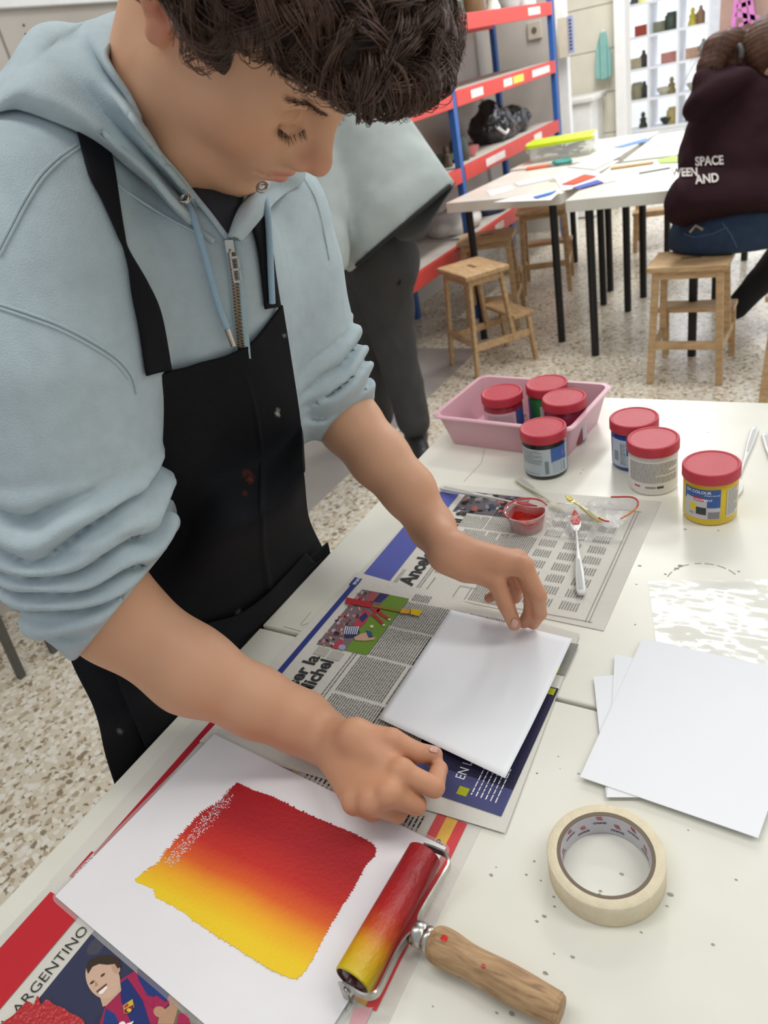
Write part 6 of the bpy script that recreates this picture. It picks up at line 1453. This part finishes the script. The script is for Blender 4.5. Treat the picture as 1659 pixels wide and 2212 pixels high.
# right post and easel
mb = MB(); q_ = YP(1563, 60, 7.6); mb.box((0, 0, 0), (.17, .12, 2.9)); o = mb.build('wall_pier', mat('blue_white_wall', '#d9deea', rough=.8)); o.location = (q_[0], 7.6, 1.45); o['kind'] = 'structure'
es = tag(empty('easel', tuple(YP(1607, 130, 6.6)*[1, 1, 0])), 'pink painted easel behind the seated person', 'easel'); PKE = mat('pink_easel_paint', '#d27fc6', rough=.5); eo = np.array(es.location)
def ebar(a, b, w=.03): mb = MB(); mb.bar(YP(*a, 6.6)-eo, YP(*b, 6.6)-eo, w, .025, up=(0, 1, 0)); mb.build('easel_bar', PKE, es)
ebar((1598, -60), (1568, 190)); ebar((1610, -60), (1650, 180)); ebar((1606, 0), (1612, 52)); ebar((1592, 15), (1622, 5)); ebar((1590, 30), (1640, 40)); ebar((1596, 55), (1620, 45), .02)
mb = MB(); q_ = YP(1640, 10, 6.75); mb.box((0, 0, 0), (.50, .02, .50)); o = mb.build('drawing_board', mat('brown_board', '#a98d80', rough=.7)); o.location = q_; o.rotation_euler = (math.radians(-8), 0, 0); tag(o, 'brown board standing behind the pink easel', 'board')
# ------------------------------------------------------------------ standing person behind the boy
sp = tag(empty('person', (-1.58, 2.45, 0)), 'standing person in a pale grey sweatshirt and dark trousers, head hidden behind the boy', 'person'); SO = np.array([-1.58, 2.45, 0])
hem_a, hem_b = D(738, 604, 2.55), D(982, 396, 2.35)
A1 = D(700, 120, 2.75); A2 = D(800, 330, 2.62); A3 = D(845, 420, 2.62)
hemn = np.cross(hem_b-CAM, hem_a-CAM); hemn /= np.linalg.norm(hemn); hemn = hemn if hemn[2] < 0 else -hemn
rgt = np.cross(D(984, 398, 2.5)-CAM, D(888, 258, 2.5)-CAM); rgt /= np.linalg.norm(rgt); rgt = rgt if rgt@_R > 0 else -rgt
def swf(p):
    d = cone(p, A1, A2, .17, .20); d = smin(d, cone(p, A2, A3+(A3-A2)*.6, .20, .27), .06)
    d = smin(d, cone(p, D(700, 200, 2.6), D(712, 520, 2.42), .085, .062), .03)
    d = d-.012*vnoise(p*np.array([7, 7, 3]))-.006*vnoise(p*17)
    d = smax(d, (p-CAM)@rgt, .006)
    slv = cone(p, D(700, 200, 2.6), D(712, 560, 2.42), .085, .060)-.006*vnoise(p*17)
    return smin(smax(d, (p-CAM)@hemn, .008), smax(slv, (p-D(712, 592, 2.42))@np.array([0, 0, -1.]), .01), .02)
GRY = mat('pale_grey_fleece', '#aeb6b4', rough=.95, var=.08, scale=12, bump=.4, bscale=300, spec=.1)
V_, Q_ = mesh_sdf(swf, (-2.2, 1.9, .45), (-.9, 3.0, 1.75), .014); np_mesh('sweatshirt', V_-SO, Q_, GRY, sp)
sd_m = mat('dark_lining', '#4e4f50', rough=.9)
mb = MB(); G = [[D(842, 500, 2.60), D(912, 444, 2.56), D(984, 392, 2.50)], [D(866, 520, 2.60), D(915, 490, 2.56), D(972, 412, 2.48)], [D(895, 520, 2.62), D(918, 508, 2.60), D(938, 470, 2.56)]]
mb.grid(np.array(net(G, 20, 20))-SO); o = mb.build('sweatshirt_lining', sd_m, sp, smooth=True); o.modifiers.new('t', 'SOLIDIFY').thickness = .004
hm = [march(swf, x, y, 1.5, .003, 4) for x, y in ((744, 594), (770, 573), (800, 547), (830, 521), (860, 496), (890, 470), (920, 445), (950, 419), (972, 401))]; hm = [h_ for h_ in hm if h_ is not None]
mb = MB(); mb.tube(np.array(hm)-SO, .007, 8); mb.build('hem_band', mat('black_trim', '#202123', rough=.8), sp, smooth=True)
def trf(p):
    hips = cone(p, (-1.62, 2.46, .78), (-1.50, 2.46, .78), .13, .13)
    l1 = chain(p, [(-1.50, 2.44, .76), (-1.53, 2.46, .46), (-1.46, 2.38, .13)], [.115, .088, .068], .03)
    l2 = chain(p, [(-1.66, 2.50, .76), (-1.70, 2.52, .44), (-1.74, 2.55, .07)], [.115, .09, .075], .03)
    return smin(smin(hips, l1, .05), l2, .04)-.006*vnoise(p*14)-.004*vnoise(p*30)
V_, Q_ = mesh_sdf(trf, (-1.95, 2.2, .02), (-1.3, 2.75, .98), .012); np_mesh('trousers', V_-SO, Q_, mat('charcoal_trousers', '#3b3a3a', rough=.9, var=.12, scale=12), sp)
for fx, fy in ((-1.44, 2.36), (-1.73, 2.53)):
    f_ = lambda p: smax(smin(cone(p, (fx-.05, fy+.06, .05), (fx+.06, fy-.09, .038), .045, .036), cone(p, (fx-.03, fy+.04, .05), (fx-.03, fy+.04, .09), .045, .045), .02), .018-p[:, 2], .004)
    V_, Q_ = mesh_sdf(f_, (fx-.16, fy-.2, .0), (fx+.16, fy+.2, .16), .007); sho = np_mesh('shoe', V_-SO, Q_, mat('black_shoe', '#1e1e20', rough=.5), sp)
    f2 = lambda p: smax(cone(p, (fx-.05, fy+.06, .02), (fx+.062, fy-.092, .02), .05, .042), np.abs(p[:, 2]-.013)-.012, .003)
    V_, Q_ = mesh_sdf(f2, (fx-.16, fy-.2, -.01), (fx+.16, fy+.2, .05), .006); np_mesh('sole', V_-SO, Q_, mat('white_sole', '#d9d8d2', rough=.6), sho)
mb = MB(); mb.bar(D(853, 560, 2.72)-SO, D(862, 615, 2.72)-SO, .022, .006, up=(0, 1, 0)); mb.build('hanging_strap', mat('black_trim', '#202123'), sp)
# ------------------------------------------------------------------ seated person
se = tag(empty('person', (-.40, 3.3, 0)), 'seated person with a brown ponytail, maroon hoodie and jeans, seen from behind', 'person'); EO = np.array([-.40, 3.3, 0])
dd_ = 2.92
def sj(p):
    d = chain(p, [D(1585, 480, 2.98), D(1590, 340, 2.93), D(1612, 230, 2.86)], [.205, .20, .165], .06)
    d = smin(d, cone(p, D(1560, 255, 2.86), D(1690, 240, 2.80), .105, .13), .06)
    d = smin(d, ell(p, D(1552, 205, 2.76), (.140, .12, .06), frame(_R*.9+_U*.38, _U)[:, [0, 1, 2]]), .035)
    d = smin(d, cone(p, D(1522, 176, 2.74), D(1640, 166, 2.80), .046, .056), .03)
    d = smin(d, cone(p, D(1512, 236, 2.80), D(1600, 200, 2.80), .050, .046), .035)
    d = smin(d, cone(p, D(1510, 440, 2.86), D(1660, 452, 2.86), .125, .13), .03)
    d = smin(d, chain(p, [D(1690, 250, 2.82), D(1720, 360, 2.88), D(1660, 400, 3.1)], [.11, .09, .07], .03), .04)
    d = d-.010*vnoise(p*9)-.005*vnoise(p*21)
    return smax(d, (p-D(1560, 478, 2.9))@(-_U), .02)
MAR = mat('maroon_cotton', '#2f1c22', rough=.9, var=.12, scale=18, bump=.4, bscale=300, spec=.12)
V_, Q_ = mesh_sdf(sj, (-1.0, 2.75, .4), (.25, 3.9, 1.5), .014); np_mesh('hoodie', V_-EO, Q_, MAR, se)
def jn(p):
    d = smin(ell(p, D(1575, 505, 3.0), (.235, .17, .165)), cone(p, D(1620, 520, 3.02), D(1760, 512, 3.25), .125, .11), .05)
    d = smin(d, chain(p, [D(1745, 520, 3.3), D(1700, 640, 3.4)], [.09, .065], .02), .03)
    return smax(d-.004*vnoise(p*14), .502-p[:, 2], .02)
V_, Q_ = mesh_sdf(jn, (-.95, 2.75, .30), (.3, 3.9, 1.0), .014); np_mesh('jeans', V_-EO, Q_, mat('dark_blue_denim', '#23364f', rough=.9, var=.15, scale=30, bump=.4, bscale=400), se)
def lg(p): return chain(p, [D(1700, 545, 3.3), D(1640, 610, 3.45), D(1590, 665, 3.52)], [.08, .06, .055], .02)
V_, Q_ = mesh_sdf(lg, (-.75, 3.1, .05), (.4, 4.2, .75), .012); np_mesh('trouser_leg', V_-EO, Q_, mat('black_leg', '#17171b', rough=.9), se)
hc = D(1672, 118, 2.74)
def hd_(p):
    d = ell(p, hc, (.095, .115, .12)); d = smin(d, cone(p, hc+[-.02, -.0, -.05], D(1655, 190, 2.80), .058, .062), .03); return smin(d, ell(p, D(1664, 130, 2.68), (.02, .012, .03)), .01)
V_, Q_ = mesh_sdf(hd_, hc-.25, hc+.2, .008); np_mesh('body', V_-EO, Q_, attr_mat('skin', rough=.5), se, col=np.tile(np.array(srgb('#c79a80')[:3]), (len(V_), 1)))
def hr_(p):
    d = ell(p, hc+np.array([-.012, -.012, .018]), (.107, .118, .118)); d = smax(d, -ell(p, D(1668, 170, 2.66), (.05, .06, .055)), .02)
    d = smin(d, chain(p, [D(1604, 112, 2.76), D(1585, 92, 2.74), D(1552, 105, 2.73), D(1535, 145, 2.74), D(1548, 185, 2.76)], [.022, .045, .052, .045, .018], .01), .012)
    d = smin(d, cone(p, D(1574, 132, 2.76), D(1584, 160, 2.78), .046, .05), .02)
    return d-.003*np.abs(np.sin((p@_U)*170+4*vnoise(p*12)))-.002*vnoise(p*30)
HB = mat('brown_hair', '#4d3428', rough=.6, var=.3, scale=30, bump=.5, bscale=120, spec=.25)
V_, Q_ = mesh_sdf(hr_, hc-.42, hc+.24, .006); hh = np_mesh('hair', V_-EO, Q_, HB, se)
tt = rs_ = np.random.RandomState(4); N_ = 90; c_ = np.array([D(1552, 110, 2.70)])+rs_.randn(N_, 3)*.028; dirs_ = rs_.randn(N_, 3)*.3-_R*.6-_U*.5; S_ = np.stack([c_+dirs_*.1*s+np.array([0, 0, -.06])*s*s+_U*.03*math.sin(s*3) for s in np.linspace(0, 1, 8)], 1); 
rs = np.random.RandomState(1)
strand_mesh('loose_hair', S_-EO, .0006, HB, hh)
mb = MB(); mb.tube([D(1597, 98, 2.69)-EO, D(1602, 112, 2.68)-EO, D(1600, 124, 2.69)-EO], .012, 10); mb.build('hair_tie', mat('dark_tie', '#3c3a38'), hh, smooth=True)
def proj_text(s, x, y, size, ang, sx, parent, m, fn, d0):
    V, F = text_verts(s, size, size*.03, 0, sx); ca, sa = math.cos(ang), math.sin(ang); P_ = []
    for a, b, _ in V:
        u, v = x+a*ca-b*sa, y-(a*sa+b*ca)
        q_ = march(fn, u, v, d0-.5, .006, 6); P_.append((q_ if q_ is not None else D(u, v, d0))-EO)
    mb = MB(); mb.add(P_, F); mb.build('printed_lettering', m, parent, recalc=False)
hod = [o for o in se.children if o.name.startswith('hoodie')][0]
jo = [o for o in se.children if o.name.startswith('jeans')][0]
def jp(pts, name, m, w=.003):
    A_ = [march(jn, x, y, 1.6, .002, 6) for x, y in pts]; A_ = [a for a in A_ if a is not None]
    if len(A_) > 1: mb = MB(); mb.tube(np.array(A_)-EO, w, 6); mb.build(name, m, jo, smooth=True)
jp([(1478, 505), (1500, 513), (1540, 505), (1572, 490)], 'pocket_seam', mat('denim_seam', '#40566f')); jp([(1560, 482), (1578, 505), (1592, 535)], 'pocket_seam', mat('denim_seam', '#40566f')); jp([(1490, 502), (1503, 487), (1518, 496)], 'wallet_edge', mat('tan_leather', '#b8a789'), .005)
LW_ = mat('cream_print', '#d9d3cf', rough=.8)
for s, x, y, sz, an, k in (('SPACE', 1502, 358, 27, .06, .80), ('WEEN', 1451, 381, 25, .03, .80), ('AND', 1503, 397, 27, .10, .86)): proj_text(s, x, y, sz, an, k, hod, LW_, sj, 2.8)
